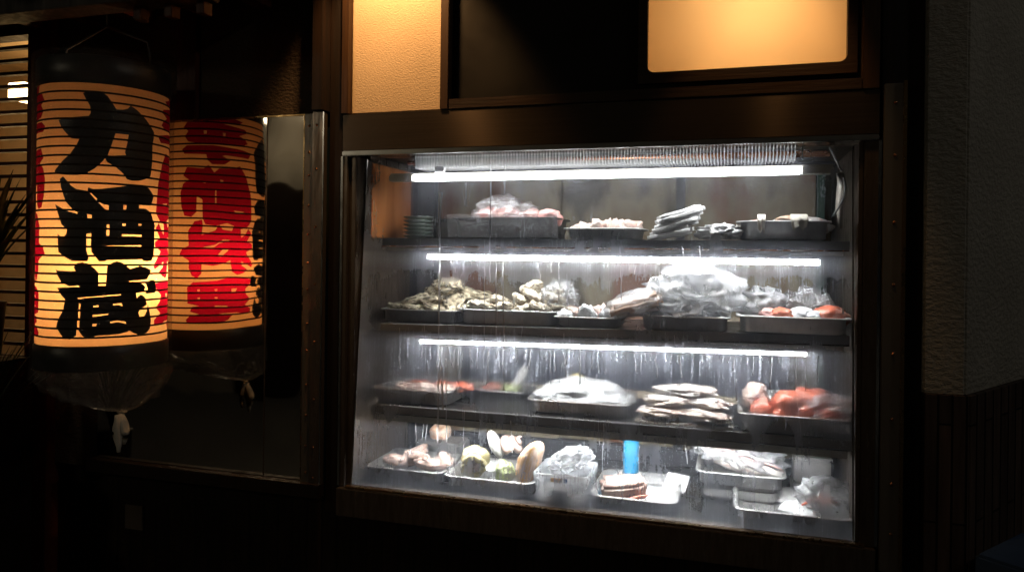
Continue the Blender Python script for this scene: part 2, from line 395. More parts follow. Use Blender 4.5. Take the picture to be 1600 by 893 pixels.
# pane (one sheet: its mist blurs what is behind it)
bm = bmesh.new()
gv = [bm.verts.new(p) for p in ((.006, GY0, GZ0), (1.209, GY0, GZ0), (1.209, GY1, GZ1), (.006, GY1, GZ1))]; bm.faces.new(gv)
pane = adopt(link('glass_pane', bm, M['wet_glass']))
def gy(z): return GY0 + (GY1-GY0)*(z-GZ0)/(GZ1-GZ0)
# runs of water down the pane: traced as (pixel x, top y, bottom y, width mm)
rng = random.Random(3)
bm = bmesh.new()
runs = [(688,300,690,3.2),(697,560,690,2.2),(728,270,322,1.6),(767,255,440,1.8),(775,400,560,2.2),(757,395,545,1.6),(786,400,545,2.6),(790,255,300,1.6),(841,400,440,1.4),
        (1030,402,470,1.3),(906,545,600,2.4),(690,540,640,3.6),(716,545,610,1.5),(735,548,600,1.4),(763,548,600,1.7),(786,548,610,2.2),(650,660,690,1.2),(662,662,690,1.2),(668,655,690,1.2),
        (1150,592,625,1.6),(1278,555,600,1.5),(1317,430,490,1.5),(968,385,470,1.2),(873,405,470,1.4),(1066,385,402,1.6),(1093,385,410,1.6)]
for k in range(64):
    px = 662 + k*9.4 + rng.uniform(-4, 4); y0 = 540 + (px-655)*.033 + rng.uniform(-2, 1)
    runs.append((px, y0, y0 + rng.choice((6, 9, 12, 18, 30, 48)) + rng.uniform(0, 6), rng.uniform(.8, 1.9)))
for k in range(58):
    px = 672 + k*10.4 + rng.uniform(-4, 4); y0 = 401 + (px-668)*.008 + rng.uniform(-3, 1)
    runs.append((px, y0, y0 + rng.choice((6, 8, 11, 14, 22)) + rng.uniform(0, 5), rng.uniform(.8, 1.8)))
for k in range(26):
    px = rng.uniform(600, 1320); y0 = rng.uniform(420, 720); runs.append((px, y0, y0 + rng.uniform(20, 90), rng.uniform(.6, 1.1)))
for px, y0, y1, w in runs:
    n = max(4, int((y1-y0)/16)); L = []
    drift = rng.uniform(-4, 4)
    for i in range(n+1):
        f = i/n; pyy = y0 + (y1-y0)*f
        pxx = px + drift*f + rng.uniform(-.7, .7)
        p = at(pxx, pyy, .04); p = at(pxx, pyy, gy(p.z)); p.y = gy(p.z) - .0008; L.append(p)
    tube(bm, L, [w*.0010*rng.uniform(.55, 1.15) for _ in L], 6)
for v in bm.verts: v.co.y = gy(v.co.z) - .0009 + (v.co.y - gy(v.co.z) + .0008)*.16
o = adopt(link('water_runs', bm, M['drip'], smooth=True), pane); o['kind'] = 'stuff'

# inside of the case
part('ceiling', M['dark_steel'], [(-.01, 1.235, .10, .56, 1.768, 1.785)])
part('floor_pan', M['floor_pan'], [(.001, 1.224, .012, .52, .872, .885)])
part('back_rail', M['dark_frame'], [(.0, 1.225, .495, .52, .886, .93)]); part('back_rail', M['dark_frame'], [(.0, 1.225, .495, .52, 1.74, 1.767)])
for x0, x1, yy in ((.02, .44, .508), (.405, .83, .522), (.80, 1.17, .508)):
    d = part('sliding_door', M['back_glass'], [(x0, x1, yy, yy+.006, .932, 1.738)])
    adopt(boxes('door_stile', M['dark_frame'], [(x0-.012, x0+.014, yy-.008, yy-.001, .932, 1.738)]), d)
part('back_panel', M['navy'], [(.13, 1.10, .488, .494, 1.10, 1.262)])
part('side_wall', M['dark_steel'], [(-.010, .0, .102, .56, .872, 1.766)])
part('side_wall', M['dark_steel'], [(1.226, 1.236, .102, .56, .872, 1.766)])
part('wood_lining', M['orange_wood'], [(.001, .004, .104, .36, 1.54, 1.745)])
part('corner_stile', M['dark_frame'], [(.001, .026, .362, .494, .886, 1.766)])
part('corner_strip', M['green_tape'], [(1.172, 1.19, .47, .494, .932, 1.74)])
def shelf(zl, zr, yf, xl, xr, lx0, lx1, tubemat, edge='chrome', tr=.0060, ty=.018):
    ang = math.atan2(zr-zl, xr-xl)
    def tilt(o):
        for v in o.data.vertices: v.co.z += zl + (v.co.x-xl)*math.tan(ang)
    s = part('shelf', M['shelf'], [(xl, xr, yf+.012, .40, -.012, 0)]); tilt(s)
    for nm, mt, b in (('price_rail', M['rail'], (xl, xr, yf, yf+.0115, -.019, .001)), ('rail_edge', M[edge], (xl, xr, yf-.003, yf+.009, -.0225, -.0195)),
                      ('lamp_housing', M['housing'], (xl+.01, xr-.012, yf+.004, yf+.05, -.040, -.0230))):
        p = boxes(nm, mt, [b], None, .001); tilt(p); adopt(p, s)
    bm = bmesh.new(); tube(bm, [(lx0, yf+ty, -.0415-tr), (lx1, yf+ty, -.0415-tr)], tr, 12); p = link('lamp_tube', bm, tubemat, None, True); tilt(p); adopt(p, s)
    for xa in (lx0-.0115, lx1+.0115):
        b2 = boxes('lamp_socket', M['fin'], [(xa-.0105, xa+.0105, yf+ty-.008, yf+ty+.008, -.055, -.041)], None, .002); tilt(b2); adopt(b2, s)
    for xa in (xl, xr-.02):
        bk = boxes('bracket', M['dark_frame'], [(xa, xa+.02, .36, .494, -.05, -.013)], None, .001); tilt(bk); adopt(bk, s)
    return s
shelf(1.538, 1.5365, .09, .045, 1.203, .173, 1.141, M['tube'], 'copper')  # copper colour on this rail edge paints in a warm reflected line
shelf(1.309, 1.326, .075, .050, 1.203, .157, 1.115, M['tube'], tr=.0045, ty=.026)
shelf(1.0955, 1.0955, .06, .030, 1.212, .10, 1.10, M['tube_low'], tr=.0055, ty=.075)
tl = part('top_lamp', M['housing'], [(.062, 1.169, .096, .116, 1.7085, 1.7125)])
adopt(boxes('lamp_diffuser', M['top_tube'], [(.132, 1.10, .086, .123, 1.6925, 1.7065)], None, .003), tl)
for xa, xb in ((.062, .1315), (1.1005, 1.169)): adopt(boxes('lamp_end', M['housing'], [(xa, xb, .088, .121, 1.691, 1.7075)], None, .002), tl)
adopt(boxes('lamp_clip', M['wrap'], [(.195, .222, .087, .10, 1.7125, 1.728)], None, .002), tl)
bm = bmesh.new(); tube(bm, [(.09, .15, 1.747), (1.16, .15, 1.747)], .006, 10); tube(bm, [(.09, .19, 1.747), (1.17, .19, 1.747)], .006, 10)
ev = adopt(link('evaporator_coil', bm, M['copper'], smooth=True))
bm = bmesh.new()
for k in range(122):
    x = .12 + k*.0080; box(bm, x, x+.0020, .130, .21, 1.729, 1.7635)
o = adopt(link('cooling_fins', bm, M['fin']), ev)
bm = bmesh.new(); box(bm, 1.103, 1.106, .128, .132, 1.728, 1.76); box(bm, 1.106, 1.128, .128, .132, 1.728, 1.731); adopt(link('fin_bracket', bm, M['chrome']), ev)
bm = bmesh.new(); tube(bm, [(1.165+.035*math.sin(i*.30), .14+.03*math.sin(i*.5), 1.755-i*.016) for i in range(11)], .0022, 8)
adopt(link('drain_hose', bm, M['rail'], smooth=True))
bm = bmesh.new(); tube(bm, [(1.19, .17, 1.70), (1.196, .17, 1.66), (1.19, .175, 1.62), (1.195, .18, 1.57)], [.010,.013,.008,.004], 8)
adopt(link('pipe_joint', bm, M['housing'], smooth=True))
# base under the case
b0 = boxes('wall', M['slats'], [(-.03, 1.33, .02, .3, 0, .816)]); tag(b0, 'black vertical board wall under the seafood showcase', 'wall')

# ------------------------------------------------------------------ trays
def tray(label, pl, pr, py, y, z, h, depth=.19, mat='tray', taper=.16, group='steel trays in the showcase', rot=0, rad=.022, name='tray'):
    x0, x1 = X(pl, py, y), X(pr, py, y); w = x1-x0
    t = h*taper + .004
    bm = bmesh.new()
    def loop(ins, zz, r): return [bm.verts.new((a, b, zz)) for a, b in rrect(ins-w/2, w/2-ins, ins, depth-ins, max(.004, r))]
    L = [loop(t+.012, 0, rad-.01), loop(t, .004, rad), loop(.010, h*.93, rad), loop(.008, h-.003, rad), loop(0, h-.004, rad+.004), loop(-.0005, h-.001, rad+.004), loop(.001, h, rad+.004),
         loop(.009, h-.0005, rad), loop(t+.002, .0055, rad), loop(t+.014, .0020, rad-.01)]
    bm.faces.new(L[0][::-1]); bm.faces.new(L[-1])
    for a, b in zip(L, L[1:]):
        for k in range(len(a)): bm.faces.new((a[k], a[(k+1)%len(a)], b[(k+1)%len(a)], b[k]))
    o = link(name, bm, M[mat], None, True)
    o.location = ((x0+x1)/2, y, z); o.rotation_euler.z = rot
    tag(o, label, 'tray', group)
    o.data['w'] = w
    return dict(x=(x0+x1)/2, x0=x0, x1=x1, y0=y, y1=y+depth, z=z, h=h, w=w, d=depth)
def tp(t, u, v, dz=0.): return Vector((t['x0'] + t['w']*u, t['y0'] + t['d']*v, t['z'] + dz))
def dup(o):
    c = o.copy(); COL.objects.link(c); return c

S1, S2L, S2R, S3, FL = 1.539, 1.310, 1.326, 1.097, .886
def s2(x): return 1.310 + (x-.05)*.0147
# --- top shelf
A = tray('deep steel tray in loose clear wrap on the top shelf, heaped with pink meat', 703, 868, 340, .11, S1, .056, .2, mat='black_box')
wr = bmesh.new()
nx, nzv = 26, 12
for (ya, flip) in ((A['y0']-.004, 0),):
    g = [[None]*(nzv+1) for _ in range(nx+1)]
    for i in range(nx+1):
        for j in range(nzv+1):
            u, v = i/nx, j/nzv
            x = A['x0'] - .006 + (A['w']+.012)*u; z = S1 + .004 + .060*v
            q = nz3((x*14, z*30, 0), 1., 4)
            g[i][j] = wr.verts.new((x, ya - .003 - .006*abs(q) + .011*(1-v), z))
    for i in range(nx):
        for j in range(nzv): wr.faces.new((g[i][j], g[i+1][j], g[i+1][j+1], g[i][j+1]))
link('wrap_film', wr, M['wrap_film'], None, True)
tag(bpy.data.objects['wrap_film'], 'loose clear plastic wrap hanging over the front of the pink meat tray', 'plastic wrap')
for k, (u, v, s) in enumerate(((.30,.45,.042),(.50,.4,.040),(.68,.5,.036),(.88,.4,.030),(.42,.75,.04),(.78,.75,.034))):
    o = blob('meat_piece', M['pink'], tp(A, u, v, .056), (s*1.15, s*.9, s*.72), (.2*k, .1, k), amp=.3, freq=2, seed=k, amp2=.15)
    tag(o, 'pink lump of raw meat heaped in the wrapped tray on the top shelf', 'meat', 'pink meat in the wrapped tray')
o = blob('plastic_bag', M['wrap_film'], tp(A, .42, .5, .062), (.085, .07, .052), amp=.4, freq=2.2, seed=3, sub=4, ridge=True, amp2=.12, flat=.2)
tag(o, 'clear crinkled film lying over the pink meat on the top shelf', 'plastic wrap')
B = tray('shallow steel tray of pale pink bits, second on the top shelf', 877, 1003, 358, .11, S1, .029, .17, taper=.35)
for k in range(9):
    o = blob('fish_piece', M['pale_pink'], tp(B, .16+.085*k, .35+.3*((k*7)%3)/3, .027+.004*(k%2)), (.022, .025, .012), (.3*k, .1*k, k), amp=.45, freq=2.2, seed=20+k)
    tag(o, 'pale pink scrap of fish in the shallow tray of the top shelf', 'fish piece', 'pink scraps in the shallow top tray')
# wrapped packs
xc = X(1056, 350, .16)
for k, (dx, dz, w, a, lab) in enumerate(((-.012, .012, .055, -.20, 'bottom white wrapped pack of the leaning pile on the top shelf'), (-.002, .034, .058, -.30, 'middle white wrapped pack of the leaning pile on the top shelf'), (.006, .056, .056, -.33, 'topmost white wrapped pack of the leaning pile on the top shelf'))):
    bm = bmesh.new(); box(bm, -w, w, -.06, .06, -.011, .011, .007)
    bmesh.ops.subdivide_edges(bm, edges=bm.edges, cuts=3, use_grid_fill=True)
    for v in bm.verts: v.co += Vector((nz3(v.co, 40, k), nz3(v.co, 40, k+3), nz3(v.co, 35, k+7)))*.0045
    o = link('wrapped_pack', bm, M['wrap'], None, True); o.location = (xc+dx, .17, S1+.006+dz); o.rotation_euler = (.05, a, .1*k)
    tag(o, lab, 'package', 'white wrapped packs piled on the top shelf')
o = blob('plastic_bag', M['wrap'], (X(1125, 362, .15), .15, S1+.016), (.052, .05, .022), amp=.45, freq=2.4, seed=9, sub=4, ridge=True, flat=.6, amp2=.2)
tag(o, 'crumpled white bag lying flat right of the wrapped packs, top shelf', 'bag')
D = tray('steel tray with white cloth strips over its rim, top shelf right end', 1150, 1302, 347, .11, S1, .046, .18, mat='old_tray')
for k in range(5):
    o = blob('fish_piece', M['white_fish'], tp(D, .15+.17*k, .5, .036), (.03, .05, .013), (.1, .2*k, k*1.3), amp=.35, freq=2, seed=40+k)
    tag(o, 'pale fish piece lying in the cloth hung tray of the top shelf', 'fish piece', 'pale fish in the cloth hung tray')
def rag(pts_top, drop, w, lab, seed):
    bm = bmesh.new(); n, m = 8, 10; g = []
    for j in range(m+1):
        row = []
        for i in range(n+1):
            u = i/n - .5; f = j/m
            if f < .4: y = D['y0'] + .05 - .058*f/.4; z = D['h'] + .004 + .012*math.sin(f/.4*math.pi)
            else: y = D['y0'] - .009 - .003*math.sin(u*9+seed); z = D['h'] + .002 - drop*(f-.4)/.6*(1 - .35*abs(math.sin(u*5+seed)))
            row.append(bm.verts.new((pts_top + u*w*(1-.35*max(0, f-.4)), y - .003*abs(nz3((u*6, f*4, 0), 1, seed)), D['z'] + z)))
        g.append(row)
    for j in range(m):
        for i in range(n): bm.faces.new((g[j][i], g[j][i+1], g[j+1][i+1], g[j+1][i]))
    o = link('cloth_strip', bm, M['cloth'], None, True)
    o.modifiers.new('s', 'SOLIDIFY').thickness = .0015
    tag(o, lab, 'cloth')
rag(X(1190, 350, .11), .034, .018, 'narrow pointed white strip hanging over the tray rim on the top shelf', 1)
rag(X(1249, 350, .11), .026, .038, 'broad folded white strip hanging over the tray rim on the top shelf', 2)
o = blob('fish_piece', M['roe'], tp(D, .55, .25, .05), (.026, .03, .010), (0,0,.4), amp=.3, seed=51); tag(o, 'tan piece of fish beside the broad white strip on the top shelf', 'fish piece')
# stack of dishes at far left
for k in range(6):
    bm = bmesh.new(); prof = [(.0, 0), (.026, 0), (.043, .008), (.044, .0095), (.026, .0025), (0, .002)]
    vs = []
    for rr, zz in prof: vs.append([bm.verts.new((rr*math.cos(a*math.pi/12), rr*math.sin(a*math.pi/12), zz)) for a in range(24)] if rr else [bm.verts.new((0,0,zz))])
    for a, b in zip(vs, vs[1:]):
        for q in range(24):
            A0, A1 = a[q % len(a)], a[(q+1) % len(a)]; B0, B1 = b[q % len(b)], b[(q+1) % len(b)]
            fs = [A0] + ([A1] if A1 is not A0 else []) + ([B1] if B1 is not B0 else []) + [B0]
            bm.faces.new(fs)
    o = link('dish', bm, M['green_glass'], None, True); o.location = (.097, .21, S1+.001+k*.0105)
    tag(o, ['lowest','second lowest','third','fourth','second highest','topmost'][k] + ' pale green dish of the stack at the left end of the top shelf', 'dish', 'pale green dishes stacked on the top shelf')
o = boxes('food_box', M['black_box'], [(-.06, .06, -.06, .06, 0, .05), (-.063, .063, -.063, .063, .0505, .058)], None, .003); o.location = (.20, .29, S1+.001)
tag(o, 'black lidded box standing in the dim left end of the top shelf', 'box')

# --- second shelf
Et = tray('dark steel tray at the left end of the second shelf, heaped with grey oysters', 590, 714, 481, .115, s2(.12), .036, .24, mat='old_tray')
Ft = tray('long steel tray of pale oysters beside the grey oyster heap', 712, 868, 484, .10, s2(.38), .040, .22)
def oyster_mesh(seed, mat):
    bm = bmesh.new(); bmesh.ops.create_icosphere(bm, subdivisions=4, radius=1)
    for v in bm.verts:
        c = v.co.copy(); ang = math.atan2(c.y, c.x); rr = math.hypot(c.x, c.y)
        edge = 1 + .22*nz3((math.cos(ang), math.sin(ang), seed), 2.2, seed) + .10*nz3((math.cos(ang)*3, math.sin(ang)*3, c.z), 2.5, seed)
        z = c.z*(.30 if c.z > 0 else .42)
        z += .10*math.sin(rr*16 + 3*nz3(c, 2, seed))*(rr) + .16*nz3(c, 3.2, seed+2)
        v.co = Vector((c.x*edge*.047*(1+.25*c.x), c.y*edge*.031, z*.034))
    me = bpy.data.meshes.new('oyster'); bm.to_mesh(me); bm.free()
    for p in me.polygons: p.use_smooth = True
    me.materials.append(mat); return me
OM = [oyster_mesh(s, M['oyster']) for s in (1,2,3)]; OP = [oyster_mesh(s, M['oyster_pale']) for s in (4,5,6)]
rng = random.Random(11)
def heap(meshes, t, spots, label, group, base):
    for k, (u, v, dz) in enumerate(spots):
        o = bpy.data.objects.new('oyster', meshes[k % 3]); COL.objects.link(o)
        o.location = tp(t, u, v, base+dz); o.rotation_euler = (rng.uniform(-.5,.5), rng.uniform(-.5,.5), rng.uniform(0,6.3))
        s = rng.uniform(.85, 1.12); o.scale = (s, s, s)
        tag(o, label, 'oyster', group)
heap(OM, Et, [(.12,.3,0),(.35,.2,0),(.62,.25,0),(.88,.3,0),(.2,.65,0),(.5,.6,0),(.8,.7,0),(.3,.4,.022),(.55,.35,.024),(.8,.4,.024),(.45,.6,.045),(.68,.5,.046),(.9,.55,.04),(.6,.55,.066),(.78,.5,.068),(1.0,.6,.03)],
     'rough grey-brown oyster heaped in the dark tray at the left end of the second shelf', 'oysters heaped in the dark left tray', .036)
heap(OP, Ft, [(.08,.3,0),(.26,.22,0),(.44,.28,0),(.62,.22,0),(.8,.25,0),(.95,.35,0),(.2,.65,0),(.4,.7,0),(.6,.65,0),(.8,.7,0),(.35,.45,.018),(.58,.4,.022),(.72,.4,.028),(.9,.45,.026),(.66,.5,.05),(.86,.55,.044)],
     'pale ruffled oyster lying in the long tray of the second shelf', 'oysters in the long steel tray', .040)
o = blob('plastic_bag', M['wrap_film'], tp(Ft, .98, .35, .07), (.045, .05, .045), amp=.5, freq=2.5, seed=5, sub=4, ridge=True, amp2=.2); tag(o, 'crinkled end of clear film sticking up at the right of the pale oysters', 'plastic wrap')
Gt = tray('small steel tray of white and pink fish in the middle of the second shelf', 862, 972, 493, .085, s2(.6), .028, .16, taper=.35)
for k in range(8):
    o = blob('fish_piece', M['pale_pink' if k % 3 else 'ice'], tp(Gt, .14+.105*k, .3+.12*(k%3), .026+.006*(k%2)), (.024, .026, .016), (.4*k, .2, k), amp=.4, freq=2.2, seed=60+k)
    tag(o, 'white and pink piece of fish in the small middle tray of the second shelf', 'fish piece', 'fish pieces in the small middle tray')
Ht = tray('steel tray half hidden under a big clear plastic bag on the second shelf', 996, 1142, 495, .075, s2(.83), .036, .22)
# salmon pack, leaning on the tray
px = X(990, 474, .06)
bm = bmesh.new(); box(bm, -.064, .064, -.05, .05, -.0185, .0185, .012)
bmesh.ops.subdivide_edges(bm, edges=bm.edges, cuts=3, use_grid_fill=True)
for v in bm.verts: v.co += Vector((nz3(v.co, 30, 1), nz3(v.co, 30, 4), nz3(v.co, 28, 8)))*.006
o = link('fish_fillet', bm, M['roe'], None, True); o.location = (px, .115, s2(.75)+.060); o.rotation_euler = (.12, -.30, .1)
tag(o, 'salmon coloured fillet pack tilted across two trays of the second shelf', 'fillet')
o = blob('plastic_wrap', M['wrap_film'], (px, .115, s2(.75)+.063), (.078, .06, .031), (.12, -.30, .1), amp=.25, freq=2, seed=2, sub=4, ridge=True, amp2=.1); tag(o, 'cloudy wrap round the tilted salmon coloured fillet', 'plastic wrap')
bx = X(1085, 450, .15)
def bag(label, loc, scale, seed, mat='bag_film', amp=.42, rot=(0,0,0), sub=5):
    o = blob('plastic_bag', M[mat], loc, scale, rot, amp=amp, freq=1.7, seed=seed, sub=sub, ridge=True, amp2=.16, freq2=4.5, flat=.55); tag(o, label, 'plastic bag'); return o
bag('big clear crumpled bag puffed up over the tray on the second shelf', (bx, .17, s2(.83)+.083), (.108, .085, .068), 14)
bag('smaller cloudy bag tucked in front of the big crumpled bag', (bx-.018, .115, s2(.83)+.05), (.078, .045, .034), 23)
o = blob('ice_heap', M['ice'], tp(Ht, .5, .45, .028), (.082, .07, .026), amp=.3, freq=2.4, seed=4, sub=4, amp2=.12); tag(o, 'white ice showing inside the tray under the big bag', 'ice')
It = tray('large steel tray with red pieces at the right end of the second shelf', 1150, 1333, 496, .06, s2(1.09), .040, .21)
for k, (u, v, s, m, lab) in enumerate(((.86,.35,.034,'red','large glossy red octopus piece at the right end of the second shelf'), (.42,.3,.026,'red','dull red octopus piece in the middle of the right tray, second shelf'), (.30,.4,.022,'pink','pink octopus piece left of the dull red one, second shelf'),
                                       (.58,.35,.027,'ice','white lump between the red pieces of the second shelf'), (.70,.3,.02,'ice','small white lump against the large red piece, second shelf'))):
    o = blob('octopus_piece' if m != 'ice' else 'ice_lump', M[m], tp(It, u, v, .038), (s*1.25, s, s*.75), (0,.1,k), amp=.22, freq=2, seed=70+k, sub=4, amp2=.06); tag(o, lab, 'seafood' if m != 'ice' else 'ice')
bag('small milky bag left of the red pieces, right end of second shelf', tp(It, .25, .6, .062), (.055, .045, .036), 31, sub=4)
bag('clear film draped behind the white lump, second shelf', tp(It, .66, .62, .06), (.055, .04, .04), 33, 'wrap_film', sub=4)
o = boxes('price_tag', M['wrap'], [(-.011, .011, -.001, .001, 0, .024)], None, .0005); o.location = tp(It, .80, .75, .06); tag(o, 'small blank white tag behind the large red piece', 'tag')

# --- third shelf
Jt = tray('steel tray of reddish flesh at the left end of the third shelf', 577, 702, 600, .08, S3, .040, .22, mat='old_tray')
for k in range(6):
    o = blob('meat_piece', M['red' if k % 2 else 'pale_pink'], tp(Jt, .28+.13*k, .35+.2*(k%2), .034), (.030, .04, .013), (0,.1,k), amp=.35, freq=2, seed=80+k)
    tag(o, 'reddish piece of flesh lying in the left tray of the third shelf', 'meat', 'reddish pieces in the left tray of the third shelf')
Kt = tray('small far-back tray with greens and red scraps on the third shelf', 738, 824, 606, .26, S3, .018, .12, mat='old_tray', taper=.4)
o = blob('vegetable', M['cabbage'], tp(Kt, .62, .35, .02), (.03, .03, .012), amp=.5, seed=3); tag(o, 'small heap of greens in the far-back tray of the third shelf', 'vegetable')
o = blob('meat_piece', M['red'], tp(Kt, .25, .45, .018), (.028, .03, .012), amp=.4, seed=6); tag(o, 'small red scrap in the far-back tray of the third shelf', 'meat')
o = blob('fish_piece', M['shell_white'], tp(Kt, .78, .4, .05), (.014, .01, .042), (0,.45,0), amp=.2, seed=8); tag(o, 'white upright fish piece leaning in the far-back tray of the third shelf', 'fish piece')
Lt = tray('steel tray heaped with white ice in the middle of the third shelf', 820, 982, 624, .095, S3, .035, .2)
o = link('ice_heap', blob_mesh((Lt['w']*.47, .095, .05), amp=.22, freq=2.2, seed=5, sub=5, flat=.1, amp2=.06), M['ice'], None, True); o.location = tp(Lt, .5, .52, .03)
tag(o, 'bright white mound of ice filling the middle tray of the third shelf', 'ice')
o = blob('fish_piece', M['shell_yellow'], tp(Lt, .42, .6, .076), (.022, .02, .013), amp=.3, seed=9); tag(o, 'tan fish head poking from the white ice mound', 'fish piece')
# fillets on a flat plate
pl = boxes('plate', M['tray'], [(X(990, 670, .07), X(1146, 670, .07), .07, .23, S3, S3+.006)], None, .002); tag(pl, 'flat steel plate under the stacked white fillets on the third shelf', 'plate')
for k, (px_, dz, y, L, a, lab) in enumerate(((1035,.018,.115,.060,.08,'lower left white fillet of the pile on the third shelf'), (1108,.017,.105,.054,-.1,'lower right white fillet of the pile on the third shelf'), (1045,.042,.135,.062,.05,'middle pink-veined fillet of the pile on the third shelf'),
                                          (1108,.040,.14,.050,-.06,'middle right fillet of the pile on the third shelf'), (1070,.064,.16,.080,.03,'topmost long fillet of the pile on the third shelf'))):
    o = blob('fish_fillet', M['white_fish'], (X(px_, 650, y), y, S3+.006+dz), (L, .042, .0145), (0, .06*(k%2), a), amp=.24, freq=1.8, seed=90+k, sub=4, amp2=.16, freq2=4.); tag(o, lab, 'fillet', 'white fillets piled on the third shelf')
Nt = tray('deep steel tray of red octopus at the right end of the third shelf', 1152, 1333, 652, .055, S3, .045, .21)
for k, (u, v, dz, s, lab) in enumerate(((.47,.3,.062,.036,'largest round red octopus head with a pale spot, third shelf'), (.76,.45,.068,.034,'bright orange-red octopus head behind the wrapped lump, third shelf'), (.62,.6,.066,.032,'dull red octopus head at the back between the two larger heads, third shelf'),
                                        (.62,.22,.045,.024,'small red octopus piece at the rim below the largest head'), (.85,.2,.042,.028,'pinkish red octopus piece at the right rim of the third shelf tray'), (.22,.28,.045,.027,'pink-red octopus piece at the left end of the third shelf tray'), (.40,.2,.038,.02,'tiny red octopus piece left of the largest head'))):
    o = blob('octopus_piece', M['red'], tp(Nt, u, v, dz), (s*1.1, s, s*.85), (.2*k,.1,k), amp=.09, freq=1.8, seed=110+k, sub=4, amp2=.03); tag(o, lab, 'octopus')
o = blob('fish_piece', M['pale_pink'], tp(Nt, .17, .55, .066), (.030, .03, .034), amp=.25, seed=120, sub=4); tag(o, 'pale pink upright lump at the left back of the red octopus tray', 'fish piece')
bag('clear crinkled film stretched over the right half of the red octopus tray', tp(Nt, .84, .3, .062), (.062, .05, .026), 41, 'bag_film', sub=4, rot=(0,-.2,0))
bm = bmesh.new(); prof = [(.0, 0), (.022, 0), (.045, .02), (.05, .05), (.048, .05), (.042, .022), (.0, .004)]
vs = [[bm.verts.new((rr*math.cos(a*math.pi/14), rr*math.sin(a*math.pi/14), zz)) for a in range(28)] if rr else [bm.verts.new((0,0,zz))] for rr, zz in prof]
for a, b in zip(vs, vs[1:]):
    for q in range(28):
        fs = []
        for v in (a[q % len(a)], a[(q+1) % len(a)], b[(q+1) % len(b)], b[q % len(b)]):
            if v not in fs: fs.append(v)
        bm.faces.new(fs)
o = link('bowl', bm, M['wrap'], None, True); o.location = (X(1212, 620, .32), .32, S3+.001); tag(o, 'white bowl standing at the back of the third shelf behind the red octopus', 'bowl')

# --- bottom level
Ot = tray('steel tray of pinkish squid in the left corner of the bottom level', 564, 690, 725, .085, FL, .036, .2, mat='old_tray')
for k, (u, v, lx, a) in enumerate(((.35,.35,.05,.6),(.55,.4,.055,-.5),(.75,.3,.045,.3),(.45,.6,.05,1.2),(.85,.55,.04,-.9))):
    o = blob('squid', M['squid'], tp(Ot, u, v, .04+.008*(k%2)), (lx, .022, .017), (.1, .15*(-1)**k, a), amp=.25, freq=1.7, seed=130+k, sub=4); tag(o, 'pinkish brown squid lying in the left corner tray of the bottom level', 'squid', 'squid in the left corner tray')
o = blob('crab', M['roe'], (X(688, 690, .36), .36, FL+.075), (.034, .03, .025), amp=.2, seed=3); tag(o, 'orange crab shell lying high at the back behind the squid tray', 'crab')
o = boxes('food_box', M['old_tray'], [(-.07, .07, -.05, .05, 0, .05)], None, .006); o.location = (X(690, 710, .36), .37, FL+.001); tag(o, 'dull steel box at the back carrying the orange crab shell', 'box')
Pt = tray('steel tray of big shells and greens in the lower left of the bottom level', 690, 832, 742, .07, FL, .038, .2)
def turban(label, loc, s, mat, rot):
    bm = bmesh.new(); pts = []; rad = []
    for i in range(46):
        f = i/45; a = f*5.2*math.pi; r = s*(.10 + .62*f**1.3)
        pts.append((r*math.cos(a), r*math.sin(a), s*(1.05 - 1.15*f))); rad.append(s*(.07 + .40*f**1.2))
    tube(bm, pts, rad, 12, True)
    o = link('turban_shell', bm, mat, None, True); o.location = loc; o.rotation_euler = rot; tag(o, label, 'shell')
ts = empty('turban_shell', 'yellowish turban shell with a dark round mouth lying left in the shell tray', 'shell', tp(Pt, .26, .35, .048))
o = link('shell_body', blob_mesh((.038,.034,.035), .16, 2.0, 8, 4, amp2=.03), M['shell_yellow'], ts, True); o.location = (0, .031, .004)
bm = bmesh.new()
tube(bm, [((.026+.002*math.sin(a*.9))*math.cos(a*math.pi/14), -.008+.004*math.sin(a*1.1), .006+.025*math.sin(a*math.pi/14)) for a in range(29)], [.0085+.002*math.sin(a*1.7) for a in range(29)], 10, False)
link('shell_lip', bm, M['shell_yellow'], ts, True)
o = link('operculum', blob_mesh((.021,.006,.020), .15, 2, 3, 3), M['dark_food'], ts, True); o.location = (0, -.010, .006); ts.rotation_euler = (.25, 0, .25)
turban('grey-brown turban shell at the back of the shell tray', tp(Pt, .6, .7, .09), .036, M['squid'], (R(40), .3, 1.4))
o = blob('clam', M['shell_white'], tp(Pt, .44, .6, .098), (.017, .020, .040), (.0, -.42, .2), amp=.06, seed=1, sub=4); tag(o, 'smooth white oval clam standing up in the shell tray', 'clam')
o = blob('cabbage', M['cabbage'], tp(Pt, .62, .3, .045), (.028, .03, .027), amp=.25, freq=2.0, seed=2, sub=4); tag(o, 'pale green cabbage piece between the shells of the bottom level', 'vegetable')
bm = blob_mesh((.030, .028, .068), .05, 1.5, 3, 4)
for v in bm.verts: v.co.x *= 1 + .06*math.sin(v.co.z*160)*(v.co.y < 0); v.co.x += .010*(v.co.z/.06)**2
o = link('geoduck', bm, M['shell_gold'], None, True); o.location = tp(Pt, .88, .32, .068); o.rotation_euler = (0, .30, .3); tag(o, 'tall golden striped shell leaning at the right end of the shell tray', 'shell')
